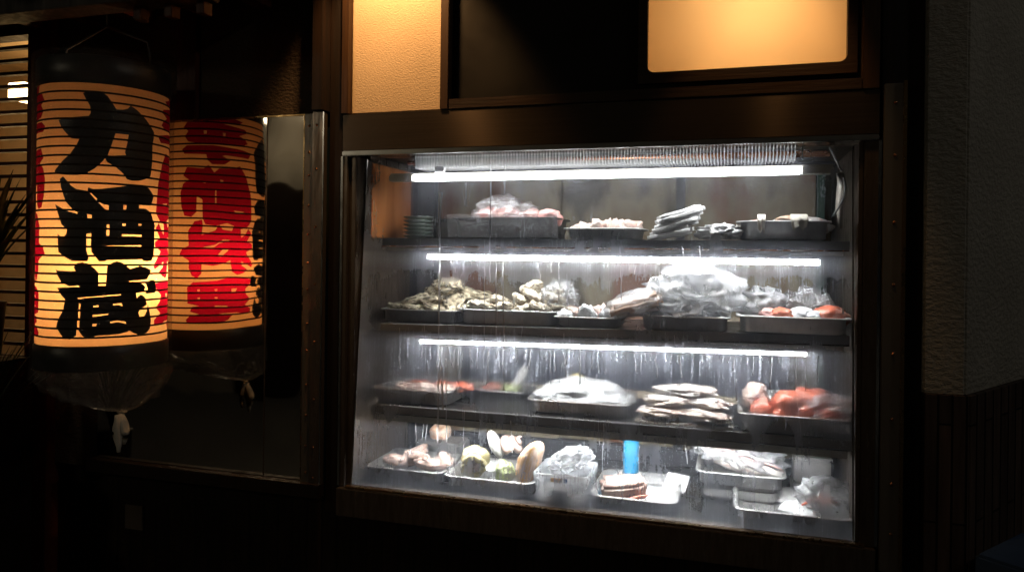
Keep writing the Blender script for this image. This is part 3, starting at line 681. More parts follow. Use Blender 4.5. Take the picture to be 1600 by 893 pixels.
# tub
xq0, xq1 = X(832, 730, .05), X(918, 730, .05); w = xq1-xq0
tub = empty('plastic_tub', 'cloudy white plastic tub with small stickers on the bottom level', 'tub', ((xq0+xq1)/2, .05, FL+.001))
bm = bmesh.new(); hh = .072
def lp(ins, zz, r): return [bm.verts.new((a, b, zz)) for a, b in rrect(-w/2+ins, w/2-ins, ins, .15-ins, r)]
L = [lp(.010, 0, .012), lp(.007, .003, .014), lp(.003, hh*.72, .014), lp(0, hh*.72, .015), lp(-.001, hh, .015), lp(.003, hh+.001, .015), lp(.006, hh*.7, .014), lp(.011, .004, .012)]
bm.faces.new(L[0][::-1]); bm.faces.new(L[-1])
for a, b in zip(L, L[1:]):
    for k in range(len(a)): bm.faces.new((a[k], a[(k+1)%len(a)], b[(k+1)%len(a)], b[k]))
link('tub_body', bm, M['tub'], tub, True)
boxes('sticker', M['sticker_orange'], [(-.022, .006, -.0035, -.002, .056, .066)], tub, 0)
boxes('sticker', M['sticker_blue'], [(.011, .020, -.0035, -.002, .056, .066)], tub, 0)
o = blob('shellfish', M['dark_food'], ((xq0+xq1)/2, .10, FL+.032), (.042, .045, .024), amp=.3, seed=4); tag(o, 'dark shellfish showing through the side of the plastic tub', 'shellfish')
bag('clear frosty bag heaped on top of the plastic tub', ((xq0+xq1)/2+.014, .115, FL+.092), (.052, .050, .030), 51, rot=(0,-.35,0))
Rt = tray('wide steel tray holding a frosted meat block in the middle of the bottom level', 918, 1058, 777, .062, FL, .030, .24, rad=.026, taper=.3)
bm = bmesh.new(); box(bm, -.055, .055, -.045, .045, -.020, .020, .010); bmesh.ops.subdivide_edges(bm, edges=bm.edges, cuts=3, use_grid_fill=True)
for v in bm.verts: v.co.x += .25*v.co.z; v.co += Vector((nz3(v.co, 25, 1), nz3(v.co, 25, 4), nz3(v.co, 25, 8)))*.010
o = link('meat_block', bm, M['pale_pink'], None, True); o.location = tp(Rt, .36, .30, .036); o.rotation_euler = (.1, -.20, .15); tag(o, 'pink and white frosted block of meat in the wide bottom tray', 'meat')
o = blob('meat_piece', M['red'], tp(Rt, .48, .10, .022), (.045, .008, .006), (0, -.32, .05), amp=.2, seed=3); tag(o, 'thin red edge strip along the underside of the frosted meat block', 'meat')
o = blob('ice_heap', M['ice'], tp(Rt, .66, .35, .018), (.058, .07, .013), amp=.3, seed=7, sub=4); tag(o, 'white frost lying in the wide bottom tray beside the meat block', 'ice')
o = boxes('bright_wall_sheet', M['wrap'], [(-.030, .030, -.002, .002, 0, .060)], None, .002); o.location = tp(Rt, .90, .62, .012); o.rotation_euler = (-1.0, .05, -.2); tag(o, 'white plastic sheet added for the bright inner wall of the wide bottom tray', 'plastic sheet')  # sheet put in to imitate the bright light on the tray's inner wall
bm = bmesh.new(); tube(bm, [(0,0,0), (0,0,.004), (0,0,.09), (0,0,.150), (0,0,.158), (0,0,.175)], [.019,.021,.021,.021,.014,.012], 20)
bt = link('blue_bottle', bm, M['sky_blue'], None, True); bt.location = (X(986, 715, .30), .30, FL+.001); bt.name = 'bottle'; tag(bt, 'bright blue plastic bottle standing behind the frosted meat block', 'bottle')
St = tray('raised steel tray holding a wrapped fish, right of the middle on the bottom level', 1086, 1230, 753, .20, FL+.0385, .036, .20)
bs = boxes('tray', M['old_tray'], [(St['x0']+.02, St['x1']-.02, .22, .38, FL, FL+.037)], None, .008); tag(bs, 'upturned dull tray propping up the wrapped fish tray', 'tray', 'steel tray used as a stand')
bm = bmesh.new(); pts = [(-.10,0,.012),(-.07,0,.004),(-.02,0,0),(.04,0,.0),(.085,0,-.004),(.115,0,-.008)]
tube(bm, pts, [.012,.024,.031,.030,.022,.008], 14)
o = link('fish', bm, M['white_fish'], None, True); o.location = tp(St, .48, .35, .055); o.rotation_euler = (0, .16, -.1); tag(o, 'whole pale fish in the raised tray of the bottom level', 'fish')
bag('long milky bag wrapped round the pale fish of the bottom level', tp(St, .48, .42, .070), (.105, .06, .050), 61, rot=(0,.14,0))
bm = bmesh.new(); tube(bm, [tp(St, .05+.1*i, .16, .102-.006*i+.003*math.sin(i)) for i in range(10)], .0022, 6); o = link('cord', bm, M['pink'], None, True); tag(o, 'thin pink cord running along the bag over the pale fish', 'cord')
o = boxes('food_box', M['tray'], [(-.045, .045, -.04, .04, 0, .060), (-.048, .048, -.043, .043, .0605, .066)], None, .004); o.location = (X(1268, 750, .36), .38, FL+.03); tag(o, 'small lidded steel box at the back right of the bottom level', 'box')
o = boxes('food_box', M['old_tray'], [(-.05, .05, -.045, .045, 0, .028)], None, .004); o.location = (X(1268, 750, .36), .38, FL+.001); tag(o, 'dull steel box under the small lidded box at the back right', 'box')
Ut = tray('large dark steel tray of ice in the right front corner of the bottom level', 1146, 1338, 795, .045, FL, .040, .21, mat='old_tray')
o = blob('ice_heap', M['ice'], tp(Ut, .62, .4, .022), (.055, .06, .020), amp=.35, seed=11, sub=4); tag(o, 'grey-white ice in the right front corner tray', 'ice')
for k in range(5):
    bm = bmesh.new(); a = k*.8
    tube(bm, [(0,0,0), (.02*math.cos(a), .02*math.sin(a), .012), (.045*math.cos(a), .04*math.sin(a), -.004)], [.007,.006,.002], 8)
    o = link('crab_piece', bm, M['roe' if k % 2 else 'red'], None, True); o.location = tp(Ut, .76, .3, .048); tag(o, 'short orange and white crab leg on the ice of the right corner tray', 'crab', 'crab pieces in the right corner tray')
bag('clear bag pulled over the crab legs in the right front corner', tp(Ut, .80, .42, .062), (.060, .05, .040), 71, 'bag_film', sub=4)

# ------------------------------------------------------------------ facade round the case
strip = empty('corner_guard', 'brushed steel angle strip with rivets right of the mirror panel', 'metal strip', (-.1, 0, .85))
def riv(bm, x, y, z, r=.0033):
    n = bmesh.ops.create_uvsphere(bm, u_segments=10, v_segments=6, radius=r)['verts']
    for v in n: v.co = Vector((x + v.co.x, y + v.co.y*.6, z + v.co.z))
def child(o, parent):
    o.parent = parent; o.matrix_parent_inverse = Matrix.Translation(-Vector(parent.location)); return o
child(boxes('flange', M['mid_steel'], [(-.134, -.106, -.012, .0, .88, 1.862)]), strip)
child(boxes('flange', M['dark_steel'], [(-.1055, -.072, -.020, .0, .88, 1.864)]), strip)
child(boxes('folded_edge', M['chrome'], [(-.0735, -.070, -.022, -.0205, .88, 1.864)], bev=.0005), strip)
def rivet_on(x, y, z, parent):
    bm = bmesh.new(); riv(bm, x, y, z); child(link('rivet', bm, M['copper'], None, True), parent)
for z in (1.83, 1.715, 1.565, 1.415, 1.265, 1.115, .99, .91): rivet_on(-.092, -.0205, z, strip)
for z in (1.83, 1.76, 1.70, 1.62, 1.545, 1.47, 1.40, 1.31, 1.24, 1.15, 1.07, .99, .92): rivet_on(-.119, -.0125, z, strip)
strip2 = empty('corner_guard', 'dark steel strip with copper rivets on the right edge of the showcase', 'metal strip', (1.27, 0, .85))
child(boxes('flange', M['mid_steel'], [(1.253, 1.291, -.012, .0, .845, 1.866)]), strip2)
child(boxes('folded_edge', M['brass'], [(1.2885, 1.2955, -.018, -.0125, .845, 1.870)], bev=.001), strip2)
for z in (1.825, 1.715, 1.575, 1.445, 1.30, 1.165, 1.03, .925): rivet_on(1.274, -.0125, z, strip2)

# mirror panel
mp = empty('mirror_panel', 'mirror polished steel panel on the wall behind the lantern', 'steel panel', (-.5, 0, .9))
bm = bmesh.new(); box(bm, -.815, -.253, -.004, .0, .897, 1.858); child(link('steel_sheet', bm, M['mirror']), mp)
bm = bmesh.new(); box(bm, -.252, -.136, -.0044, .0, .897, 1.858); child(link('steel_sheet', bm, M['wavy_mirror']), mp)
child(boxes('edge_strip', M['brass'], [(-.815, -.136, -.007, .0, 1.8585, 1.863)], bev=.001), mp)
child(boxes('edge_strip', M['brass'], [(-.1385, -.1350, -.009, -.0045, .897, 1.858)], bev=.0008), mp)
child(boxes('seam_strip', M['dark_steel'], [(-.2535, -.2515, -.0065, -.0045, .897, 1.858)], bev=.0005), mp)
child(boxes('ledge', M['black_wood'], [(-.83, -.07, -.03, .0, .86, .895)]), mp)
tag(boxes('wall', M['slats'], [(-1.30, -.0305, .025, .3, 0, .859)]), 'dark board wall low down below the mirror panel', 'wall')
tag(boxes('notice_card', M['card'], [(-.735, -.672, .018, .0245, .69, .76)]), 'small dim card fixed low on the dark boards below the lantern', 'card')
# wood posts and stucco
tag(boxes('wood_post', M['black_wood'], [(-.069, -.030, .004, .2, .8195, 2.8)]), 'black wooden post between the riveted strip and the showcase', 'post')
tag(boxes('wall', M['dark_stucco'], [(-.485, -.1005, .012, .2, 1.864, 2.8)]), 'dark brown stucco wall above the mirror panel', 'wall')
tag(boxes('wood_post', M['black_wood'], [(-.1, -.0695, -.035, .2, 1.866, 2.8)]), 'black wooden post left of the lit stucco strip', 'post')
tag(boxes('wood_batten', M['brown_wood'], [(-.0295, -.010, -.008, .1, 1.8585, 2.8)]), 'thin lit wooden batten on the left edge of the bright stucco', 'batten')
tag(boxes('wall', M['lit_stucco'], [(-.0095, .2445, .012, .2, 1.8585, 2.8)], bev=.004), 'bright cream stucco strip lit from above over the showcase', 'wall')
tag(boxes('wood_post', M['red_wood'], [(-.552, -.488, -.004, .2, 1.8645, 2.8)]), 'narrow red-brown wooden post just right of the lantern', 'post')
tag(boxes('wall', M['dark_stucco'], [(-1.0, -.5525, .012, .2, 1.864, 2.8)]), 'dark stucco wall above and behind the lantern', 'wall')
tag(boxes('wood_post', M['red_wood'], [(-1.078, -.99, -.02, .2, 0, 2.8)]), 'red-brown wooden post between the lattice window and the lantern', 'post')
tag(boxes('wall', M['dark_stucco'], [(-.9895, -.8165, .01, .2, .8605, 1.8635)]), 'brown stucco strip left of the mirror panel', 'wall')

# upper window: dark board with a rounded opening, warm panel behind it
uw = empty('upper_window', 'dark wooden window board with a glowing round-cornered cream panel', 'window', (.75, 0, 1.87))
x0, x1, z0, z1 = .756, 1.184, 1.924, 2.42
bm = bmesh.new()
outer = [(.268, 1.884), (1.212, 1.884), (1.212, 2.6), (.268, 2.6)]
inner = rrect(x0, x1, z0, z1, .017, 6)
def ring_prism(bm, outer, inner, y0, y1):
    for yy in (y0, y1):
        vo = [bm.verts.new((a, yy, b)) for a, b in outer]; vi = [bm.verts.new((a, yy, b)) for a, b in inner]
        ed = [bm.edges.new((l[i], l[(i+1) % len(l)])) for l in (vo, vi) for i in range(len(l))]
        bmesh.ops.triangle_fill(bm, edges=ed, use_beauty=True)
        if yy == y0: so, si = vo, vi
    for a, b in ((so, vo), (si, vi)):
        for i in range(len(a)): bm.faces.new((a[i], a[(i+1) % len(a)], b[(i+1) % len(b)], b[i]))
ring_prism(bm, outer, inner, .022, .034)
child(link('window_board', bm, M['black_board']), uw)
bm = bmesh.new(); ring_prism(bm, [(.735, 1.8985), (1.204, 1.8985), (1.204, 2.45), (.735, 2.45)], inner, .014, .0215); child(link('inner_frame', bm, M['rail_wood']), uw)
child(boxes('frosted_panel', M['panel'], [(x0-.02, x1+.02, .0365, .041, z0-.02, z1+.02)], bev=0), uw)
child(boxes('window_frame', M['brown_wood'], [(.2455, .2675, -.004, .1, 1.8585, 2.62)]), uw)
child(boxes('window_frame', M['brown_wood'], [(1.2125, 1.2455, -.004, .1, 1.8585, 2.62)]), uw)
child(boxes('bottom_rail', M['rail_wood'], [(.268, 1.212, -.002, .1, 1.8585, 1.8835)]), uw)
child(boxes('rear_box', M['room_wall'], [(.70, 1.25, .40, .41, 1.89, 2.5), (.70, .71, .05, .40, 1.89, 2.5), (1.24, 1.25, .05, .40, 1.89, 2.5), (.70, 1.25, .05, .41, 1.87, 1.8895), (.70, 1.25, .05, .41, 2.5005, 2.51)], bev=0), uw)

# right hand side
tag(boxes('wood_post', M['black_wood'], [(1.2515, 1.333, .012, .3, .817, 2.8)]), 'black wooden post right of the showcase beside the stucco pillar', 'post')
ang = R(90-33.8); cxr = 1.412
def pillar(name, mat, off, z0, z1, label):
    d = Vector((math.cos(ang), math.sin(ang))); nrm = Vector((d.y, -d.x))
    p1 = Vector((cxr, 0)) ; 
    a = Vector((1.3335, -off)); b = Vector((cxr + off*math.tan((math.pi/2-ang)/2+.0)*.0 + off*.55, -off)); c = Vector((cxr, 0)) + d*1.6 + nrm*off
    pts = [a, b, c, Vector((c.x, 1.6)), Vector((1.3335, 1.6))]
    bm = bmesh.new(); lo = [bm.verts.new((p.x-cxr, p.y, z0)) for p in pts]; hi = [bm.verts.new((p.x-cxr, p.y, z1)) for p in pts]
    bm.faces.new(lo[::-1]); bm.faces.new(hi)
    for i in range(5): bm.faces.new((lo[i], lo[(i+1)%5], hi[(i+1)%5], hi[i]))
    bmesh.ops.bevel(bm, geom=[e for e in bm.edges if abs(e.verts[0].co.z-e.verts[1].co.z) > .3], offset=.004, segments=2, affect='EDGES')
    o = link(name, bm, mat); o.location.x = cxr; tag(o, label, 'wall'); return o
pillar('stucco_pillar', M['grey_stucco'], 0, 1.2225, 2.9, 'grey stucco pillar with an angled face at the right edge')
pillar('tiled_plinth', M['tile_boards'], .012, 0, 1.2215, 'dark vertical tile plinth under the grey stucco pillar')
# blue topped bench against the angled wall
q0 = Vector((1.408, -.085)); d1 = Vector((math.cos(R(52)), math.sin(R(52)))); d2 = Vector((math.cos(R(-40)), math.sin(R(-40))))
bn = empty('bench', 'low blue covered box bench in the dark lower right corner', 'bench', (1.55, -.05, 0))
bm = bmesh.new(); ft = [q0, q0+d1*.42*.5, q0+d1*.21+d2*.45, q0+d2*.45]
def slab(pts, z0, z1, bev):
    bm = bmesh.new(); lo = [bm.verts.new((p.x, p.y, z0)) for p in pts]; hi = [bm.verts.new((p.x, p.y, z1)) for p in pts]
    bm.faces.new(lo[::-1]); bm.faces.new(hi)
    for i in range(4): bm.faces.new((lo[i], lo[(i+1)%4], hi[(i+1)%4], hi[i]))
    bmesh.ops.bevel(bm, geom=list(bm.edges), offset=bev, segments=2, affect='EDGES'); return bm
child(link('bench_cover', slab(ft, .88, .93, .006), M['blue']), bn)
ins = [p + (sum((Vector(q) for q in ft), Vector((0,0)))/4 - p)*.08 for p in ft]
child(link('bench_base', slab(ins, 0, .879, .003), M['black_wood']), bn)
bm = bmesh.new(); tube(bm, [(1.262, -.004, .60), (1.262, -.004, .80), (1.262, -.004, .826)], [.010,.010,.013], 12); tube(bm, [(1.262,-.004,.808),(1.262,-.018,.812)], .006, 8)
tag(link('drain_pipe', bm, M['copper'], None, True), 'short copper pipe end below the right riveted strip', 'pipe')

# ------------------------------------------------------------------ lattice window at the left
lw = empty('lattice_window', 'dark wooden slatted window glowing warm at the left edge', 'window', (-1.4, 0, .9))
bm = bmesh.new()
zz = .93; k = 0
while zz < 2.14:
    box(bm, -2.2, -1.0785, .0, .018, zz, zz+.0095); zz += .0392
child(link('slats', bm, M['red_wood']), lw)
bm = bmesh.new(); box(bm, -2.2, -1.0785, -.004, .05, .86, .925); box(bm, -2.2, -1.0785, -.004, .05, 2.145, 2.25); child(link('window_frame', bm, M['red_wood']), lw)
child(boxes('room_wall', M['room_wall'], [(-2.4, -1.0795, .90, .92, .6, 2.4), (-1.0995, -1.0795, .21, .89, .6, 2.4), (-2.4, -1.10, .21, .8995, 2.32, 2.34), (-2.42, -2.4, .21, .92, .6, 2.4)], bev=0), lw)
tag(boxes('wall', M['black_wood'], [(-2.6, -1.0785, .0505, .2, 2.2505, 2.8), (-2.6, -1.0785, -.02, .2, 0, .859)]), 'black boarded wall above and below the slatted window', 'wall')
rl = boxes('ceiling_lamp', M['room_lamp'], [(-1.80, -1.715, .50, .585, 2.085, 2.15)], bev=.004); tag(rl, 'bright warm square lamp seen through the slatted window', 'lamp')

# ------------------------------------------------------------------ plants in front of the lattice
def spiky(label, loc, n, hgt, wid, spread, seed, cat='plant'):
    rg = random.Random(seed); pt = empty('spiky_plant', label, cat, loc)
    bm = bmesh.new()
    for k in range(n):
        a = rg.uniform(0, 6.28); h = hgt*rg.uniform(.6, 1); lean = spread*rg.uniform(.1, 1)
        prev = None
        side = Vector((-math.sin(a), math.cos(a), 0))
        for i in range(8):
            f = i/7; c = Vector((math.cos(a)*lean*f**1.7, math.sin(a)*lean*f**1.7, h*(f - .12*spread*3*f*f))) + Vector((math.cos(a), math.sin(a), 0))*.012
            w_ = wid*(1-f)**.7*(.6+.6*math.sin(min(1, f*2+.3)*1.5)) + .0006
            pr = [bm.verts.new(c - side*w_), bm.verts.new(c + Vector((math.cos(a), math.sin(a), .2))*w_*-.35), bm.verts.new(c + side*w_)]
            if prev:
                bm.faces.new((prev[0], prev[1], pr[1], pr[0])); bm.faces.new((prev[1], prev[2], pr[2], pr[1]))
            prev = pr
    o = link('leaves', bm, M['leaf'], pt); 
    bm = bmesh.new(); tube(bm, [(0,0,-.16), (0,0,-.15), (0,0,-.01), (0,0,0.004)], [.05,.055,.065,.068], 18); link('pot', bm, M['clay'], pt, True)
spiky('dark spiky potted plant with upright leaves before the slatted window', (-1.13, -.12, 1.34), 64, .42, .019, .20, 2)
bm = bmesh.new(); box(bm, -1.23, -1.03, -.20, -.025, 0, 1.178, .004); tag(link('plant_stand', bm, M['black_wood']), 'tall black stand carrying the upright spiky plant', 'stand')
spiky('low grassy potted plant with thin arching leaves under the slatted window', (-1.0, -.24, .90), 44, .44, .005, .30, 5)
bm = bmesh.new(); box(bm, -1.11, -.89, -.34, -.205, 0, .738, .004); tag(link('plant_stand', bm, M['black_wood']), 'low black stand carrying the grassy plant', 'stand')

# ------------------------------------------------------------------ eave at the upper left
ev2 = empty('eave', 'dark red timber eave with rafters over the lantern at the upper left', 'eave', (-.9, -.2, 2.1))
child(boxes('beam', M['black_wood'], [(-1.7, -.20, -.34, -.27, 2.075, 2.15)]), ev2)
for k in range(8): child(boxes('rafter', M['red_wood'], [(-1.62+k*.19, -1.575+k*.19, -.60, -.003, 2.152, 2.20)]), ev2)
child(boxes('eave_board', M['black_wood'], [(-1.75, -.16, -.62, -.003, 2.202, 2.23)]), ev2)
for k in range(3): child(boxes('bracket', M['red_wood'], [(-.42+k*.09, -.398+k*.09, -.30, -.27, 2.045, 2.074)]), ev2)

# ------------------------------------------------------------------ the lantern
LX, LY, LR = -.588, -.21, .148
ZT, ZB = 1.893, 1.268
lan = empty('paper_lantern', 'tall lit paper lantern with black brush characters inside a clear plastic cover', 'lantern', (LX, LY, ZB))
def lchild(o, parent=None):
    o.parent = parent or lan
    return o
FRONT = math.atan2(-.700, .714)        # where the black characters face
PITCH = (ZT-ZB)/29
def lsurf(phi, z):                     # paper skin: swells a little between the ribs
    r = LR + .0005*abs(math.sin(math.pi*(z-ZB)/PITCH))
    return Vector((r*math.cos(phi), r*math.sin(phi), z-ZB))
def conv(pts, ox, oy, sc): return [(ox + x/sc, oy + y/sc) for x, y in pts]
BLK = []   # (name, outlines, holes) in photo-traced units
c1 = lambda p: conv(p, 80, 130, 5.583)
c2 = lambda p: conv(p, 80, 270, 6.16)
c3 = lambda p: conv(p, 80, 395, 5.955)
BLK.append(([c1([(270,100),(330,75),(410,75),(470,110),(510,165),(545,220),(600,215),(640,200),(665,170),(720,200),(790,260),(840,320),(875,375),(872,430),(860,500),(862,600),(855,720),(845,780),(800,810),(740,830),(680,835),(640,825),(610,780),(540,720),(480,690),(455,655),(430,690),(370,750),(300,795),(230,810),(150,810),(45,800),(50,770),(110,690),(170,630),(220,555),(245,500),(180,495),(140,450),(100,400),(75,335),(200,310),(320,295),(335,270),(330,210),(295,150)])],
            [c1([(540,430),(650,430),(640,500),(620,590),(630,612),(560,622),(475,635),(500,560)])]))
BLK.append(([c2([(100,70),(130,45),(160,80),(200,130),(250,165),(350,178),(355,145),(400,160),(480,155),(640,125),(780,95),(860,90),(920,120),(970,190),(950,260),(935,290),(825,292),(825,325),(890,325),(940,360),(960,420),(985,490),(980,560),(980,700),(975,800),(950,845),(900,850),(870,845),(862,828),(525,838),(515,850),(460,850),(390,760),(385,680),(388,582),(345,590),(345,740),(365,820),(355,850),(220,850),(150,810),(95,765),(90,690),(85,595),(135,630),(165,590),(170,550),(120,500),(95,420),(60,310),(110,340),(150,368),(205,383),(262,402),(266,390),(215,352),(160,290),(130,210),(110,140)])],
            [c2(h) for h in ([(350,400),(390,405),(388,460),(352,455)], [(525,495),(550,495),(550,605),(522,605)], [(675,300),(705,300),(700,345),(675,345)], [(665,480),(700,480),(700,505),(670,505)], [(820,478),(850,480),(848,495),(820,498)],
                             [(665,585),(850,585),(850,605),(665,605)], [(520,700),(850,690),(850,708),(525,720)], [(450,282),(500,305),(545,310),(540,360),(510,350),(470,310)], [(375,190),(440,255),(425,265),(366,197)])]))
BLK.append(([c3([(70,150),(85,165),(150,170),(245,170),(225,135),(260,95),(300,88),(350,100),(400,140),(440,180),(440,305),(505,305),(512,200),(515,130),(560,90),(600,75),(650,90),(700,130),(720,150),(810,120),(880,140),(920,165),(905,210),(880,250),(715,265),(715,275),(800,275),(850,305),(870,330),(840,370),(775,380),(788,430),(820,395),(860,420),(882,490),(868,507),(820,537),(800,570),(820,620),(860,600),(880,560),(891,497),(910,570),(925,650),(915,730),(880,770),(820,785),(760,760),(720,735),(700,745),(620,760),(540,765),(440,765),(360,790),(310,770),(272,712),(258,700),(255,760),(200,800),(140,780),(80,690),(95,620),(140,530),(155,430),(120,390),(85,325),(170,320),(280,316),(270,302),(190,310),(120,270),(85,210)]),
             c3([(862,280),(920,258),(950,260),(975,330),(960,385),(862,392),(890,345)])],
            [c3(h) for h in ([(262,415),(640,385),(640,395),(350,415),(270,428)], [(400,488),(445,485),(445,500),(400,503)], [(395,575),(535,563),(530,575),(395,592)], [(395,658),(430,655),(428,678),(393,680)],
                             [(570,475),(645,470),(655,500),(620,485),(575,488)], [(548,640),(610,632),(690,650),(690,670),(620,645),(550,655)], [(275,465),(290,470),(285,520),(275,520)], [(270,540),(288,540),(285,600),(270,600)], [(262,625),(282,625),(280,690),(262,685)])]))
def front_map(p): return (FRONT + math.asin(max(-.98, min(.98, (p[0]-162)/104))), ZT - (p[1]-131)/410*(ZT-ZB))
d1z = lambda p: conv(p, 260, 180, 5.253)
d2z = lambda p: conv(p, 260, 340, 4.96)
RED = [
 ([d1z([(300,-60),(470,-80),(520,-40),(500,0),(560,40),(560,80),(640,100),(600,125),(490,132),(660,160),(680,185),(610,215),(660,240),(685,275),(620,305),(560,297),(430,297),(300,297),(200,280),(170,240),(200,200),(160,170),(190,130),(250,118),(235,45),(330,20)]),
   d1z([(150,340),(190,310),(400,308),(600,325),(720,350),(690,395),(500,382),(480,388),(545,420),(500,450),(400,450),(360,420),(350,378),(170,375)])],
  [d1z([(325,195),(350,195),(348,220),(328,222)]), d1z([(485,205),(508,205),(505,230),(487,230)])]),
 ([d1z([(165,545),(195,480),(330,485),(370,455),(420,513),(460,480),(560,478),(620,455),(670,530),(690,600),(710,670),(720,800),(725,880),(690,930),(640,950),(600,930),(520,905),(430,930),(345,925),(322,880),(320,730),(272,705),(270,830),(230,870),(180,860),(155,790),(145,680),(165,610),(212,577)])],
  [d1z([(430,645),(441,640),(441,765),(430,765)]), d1z([(470,565),(495,570),(490,592),(475,588)]), d1z([(320,580),(350,590),(345,600),(325,595)]), d1z([(580,800),(660,808),(640,818),(590,812)])]),
 ([d2z([(195,130),(240,60),(300,45),(305,90),(295,160),(400,120),(430,75),(455,110),(530,120),(560,60),(600,55),(605,170),(630,150),(660,95),(685,130),(645,200),(690,215),(690,245),(640,280),(700,370),(690,395),(640,365),(605,345),(610,380),(655,410),(620,440),(570,455),(530,430),(520,340),(460,370),(380,385),(300,372),(300,440),(270,475),(230,455),(205,400),(205,345),(130,300),(150,260),(200,235)])],
  [d2z([(305,248),(400,225),(460,185),(520,190),(430,216),(390,245),(305,260)]), d2z([(415,308),(460,260),(510,262),(480,290),(440,320)])]),
 ([d2z([(195,545),(240,505),(420,495),(530,470),(600,475),(685,485),(670,530),(632,560),(640,600),(680,640),(635,680),(690,715),(690,755),(640,750),(560,735),(430,738),(530,755),(500,790),(430,810),(200,810),(190,780),(230,745),(292,740),(222,720),(240,685),(292,680),(200,660)])],
  [d2z([(275,557),(292,557),(290,572),(276,572)]), d2z([(400,557),(422,557),(420,572),(402,572)]), d2z([(525,555),(565,555),(545,590),(525,585)]), d2z([(400,680),(495,682),(495,692),(400,690)]), d2z([(278,618),(295,618),(294,629),(279,629)]), d2z([(400,616),(424,616),(422,628),(402,628)])]),
]
def side_map(cphi):
    def f(p): return (cphi - math.asin(max(-.98, min(.98, (p[0]-338)/84))), 1.5 - (p[1]-394)/F*2.26)
    return f
chars = []
for outs, holes in BLK: chars.append(([[front_map(p) for p in o] for o in outs], [[front_map(p) for p in h] for h in holes], 'black_character', M['black_paint']))
for cphi in (R(51), R(-139)):
    mpf = side_map(cphi)
    for outs, holes in RED: chars.append(([[mpf(p) for p in o] for o in outs], [[mpf(p) for p in h] for h in holes], 'red_character', M['red_paper']))
# cut the unrolled skin along the character outlines
SEAM = FRONT - math.pi                 # the skin is unrolled from its back
def unroll(p):
    a = (p[0]-SEAM) % (2*math.pi)
    return Vector((a*LR, min(ZT-.001, max(ZB+.001, p[1]))))
def dense(poly, step=.006):
    out = []
    for i, a in enumerate(poly):
        b = poly[(i+1) % len(poly)]; n = max(1, int((b-a).length/step))
        for k in range(n): out.append(a.lerp(b, k/n))
    return out
vs, fs, kinds = [], [], []
NC, NRW = 120, 75
for i in range(NC+1):
    for j in range(NRW+1): vs.append(Vector((2*math.pi*LR*i/NC, ZB + (ZT-ZB)*j/NRW)))
edges = [(i*(NRW+1)+j, i*(NRW+1)+j+1) for i in (0, NC) for j in range(NRW)] + [(i*(NRW+1)+j, (i+1)*(NRW+1)+j) for j in (0, NRW) for i in range(NC)]
def area2(P): return sum(P[i].x*P[(i+1)%len(P)].y - P[(i+1)%len(P)].x*P[i].y for i in range(len(P)))
loops = []
for ci, (outs, holes, nm, mt) in enumerate(chars):
    for kind, L in ((0, outs), (1, holes)):
        for poly in L:
            P = dense([unroll(p) for p in poly])
            if area2(P) < 0: P.reverse()
            b = len(vs); vs += P; n = len(P)
            edges += [(b+i, b+(i+1) % n) for i in range(n)]
            loops.append((ci, kind, P))
res = geometry.delaunay_2d_cdt(vs, edges, [], 0, 1e-5, False)
rv, rf = res[0], res[2]
def inside(p, P):
    c = False; j = len(P)-1
    for i in range(len(P)):
        a, b = P[i], P[j]
        if (a.y > p.y) != (b.y > p.y) and p.x < (b.x-a.x)*(p.y-a.y)/(b.y-a.y) + a.x: c = not c
        j = i
    return c
bbs = [(min(q.x for q in P), max(q.x for q in P), min(q.y for q in P), max(q.y for q in P)) for _, _, P in loops]
sets = {}
for f in rf:
    c = sum((rv[i] for i in f), Vector((0,0)))/len(f)
    own = -1
    for (ci, kind, P), bb in zip(loops, bbs):
        if bb[0] <= c.x <= bb[1] and bb[2] <= c.y <= bb[3] and inside(c, P):
            if kind == 0: own = ci
            elif own == ci: own = -1
    sets.setdefault(own, []).append(f)
def skin(name, faces, mat, parent):
    bm = bmesh.new(); cache = {}
    def gv(i):
        q = rv[i]; key = (round(q.x, 6), round(q.y, 6))
        if key not in cache: cache[key] = bm.verts.new(lsurf(SEAM + q.x/LR, q.y))
        return cache[key]
    for f in faces:
        t_ = [gv(i) for i in f]
        if len(set(t_)) == 3:
            try: bm.faces.new(t_)
            except ValueError: pass
    me = bpy.data.meshes.new(name); bm.to_mesh(me); bm.free()
    for p in me.polygons: p.use_smooth = True
    me.materials.append(mat); o = bpy.data.objects.new(name, me); COL.objects.link(o); o.parent = parent; return o
ppr = skin('paper_shade', sets[-1], M['paper'], lan)
for ci, (a, b, nm, mt) in enumerate(chars):
    if ci in sets: skin(nm, sets[ci], mt, ppr)
bm = bmesh.new()
for k in range(30):                    # flat bamboo hoops lying on the paper
    z = (ZT-ZB)*k/29; hw = .0024 if 0 < k < 29 else .0012
    prof = [(LR+.0007, -hw), (LR+.0015, -hw*.6), (LR+.0015, hw*.6), (LR+.0007, hw)]
    v = [[bm.verts.new((q*math.cos(a*math.pi/48), q*math.sin(a*math.pi/48), z+dz)) for a in range(96)] for q, dz in prof]
    for m in range(3):
        for a in range(96): bm.faces.new((v[m][a], v[m][(a+1)%96], v[m+1][(a+1)%96], v[m+1][a]))
link('ribs', bm, M['rib'], lan, True)
def band(name, z0, z1, r, mat):
    bm = bmesh.new(); prof = [(r-.012, z0), (r-.003, z0), (r, z0+.003), (r, z1-.003), (r-.003, z1), (r-.012, z1)]
    v = [[bm.verts.new((q*math.cos(a*math.pi/48), q*math.sin(a*math.pi/48), zz-ZB)) for a in range(96)] for q, zz in prof]
    for k in range(6):
        for a in range(96): bm.faces.new((v[k][a], v[k][(a+1)%96], v[(k+1)%6][(a+1)%96], v[(k+1)%6][a]))
    return link(name, bm, mat, lan, True)
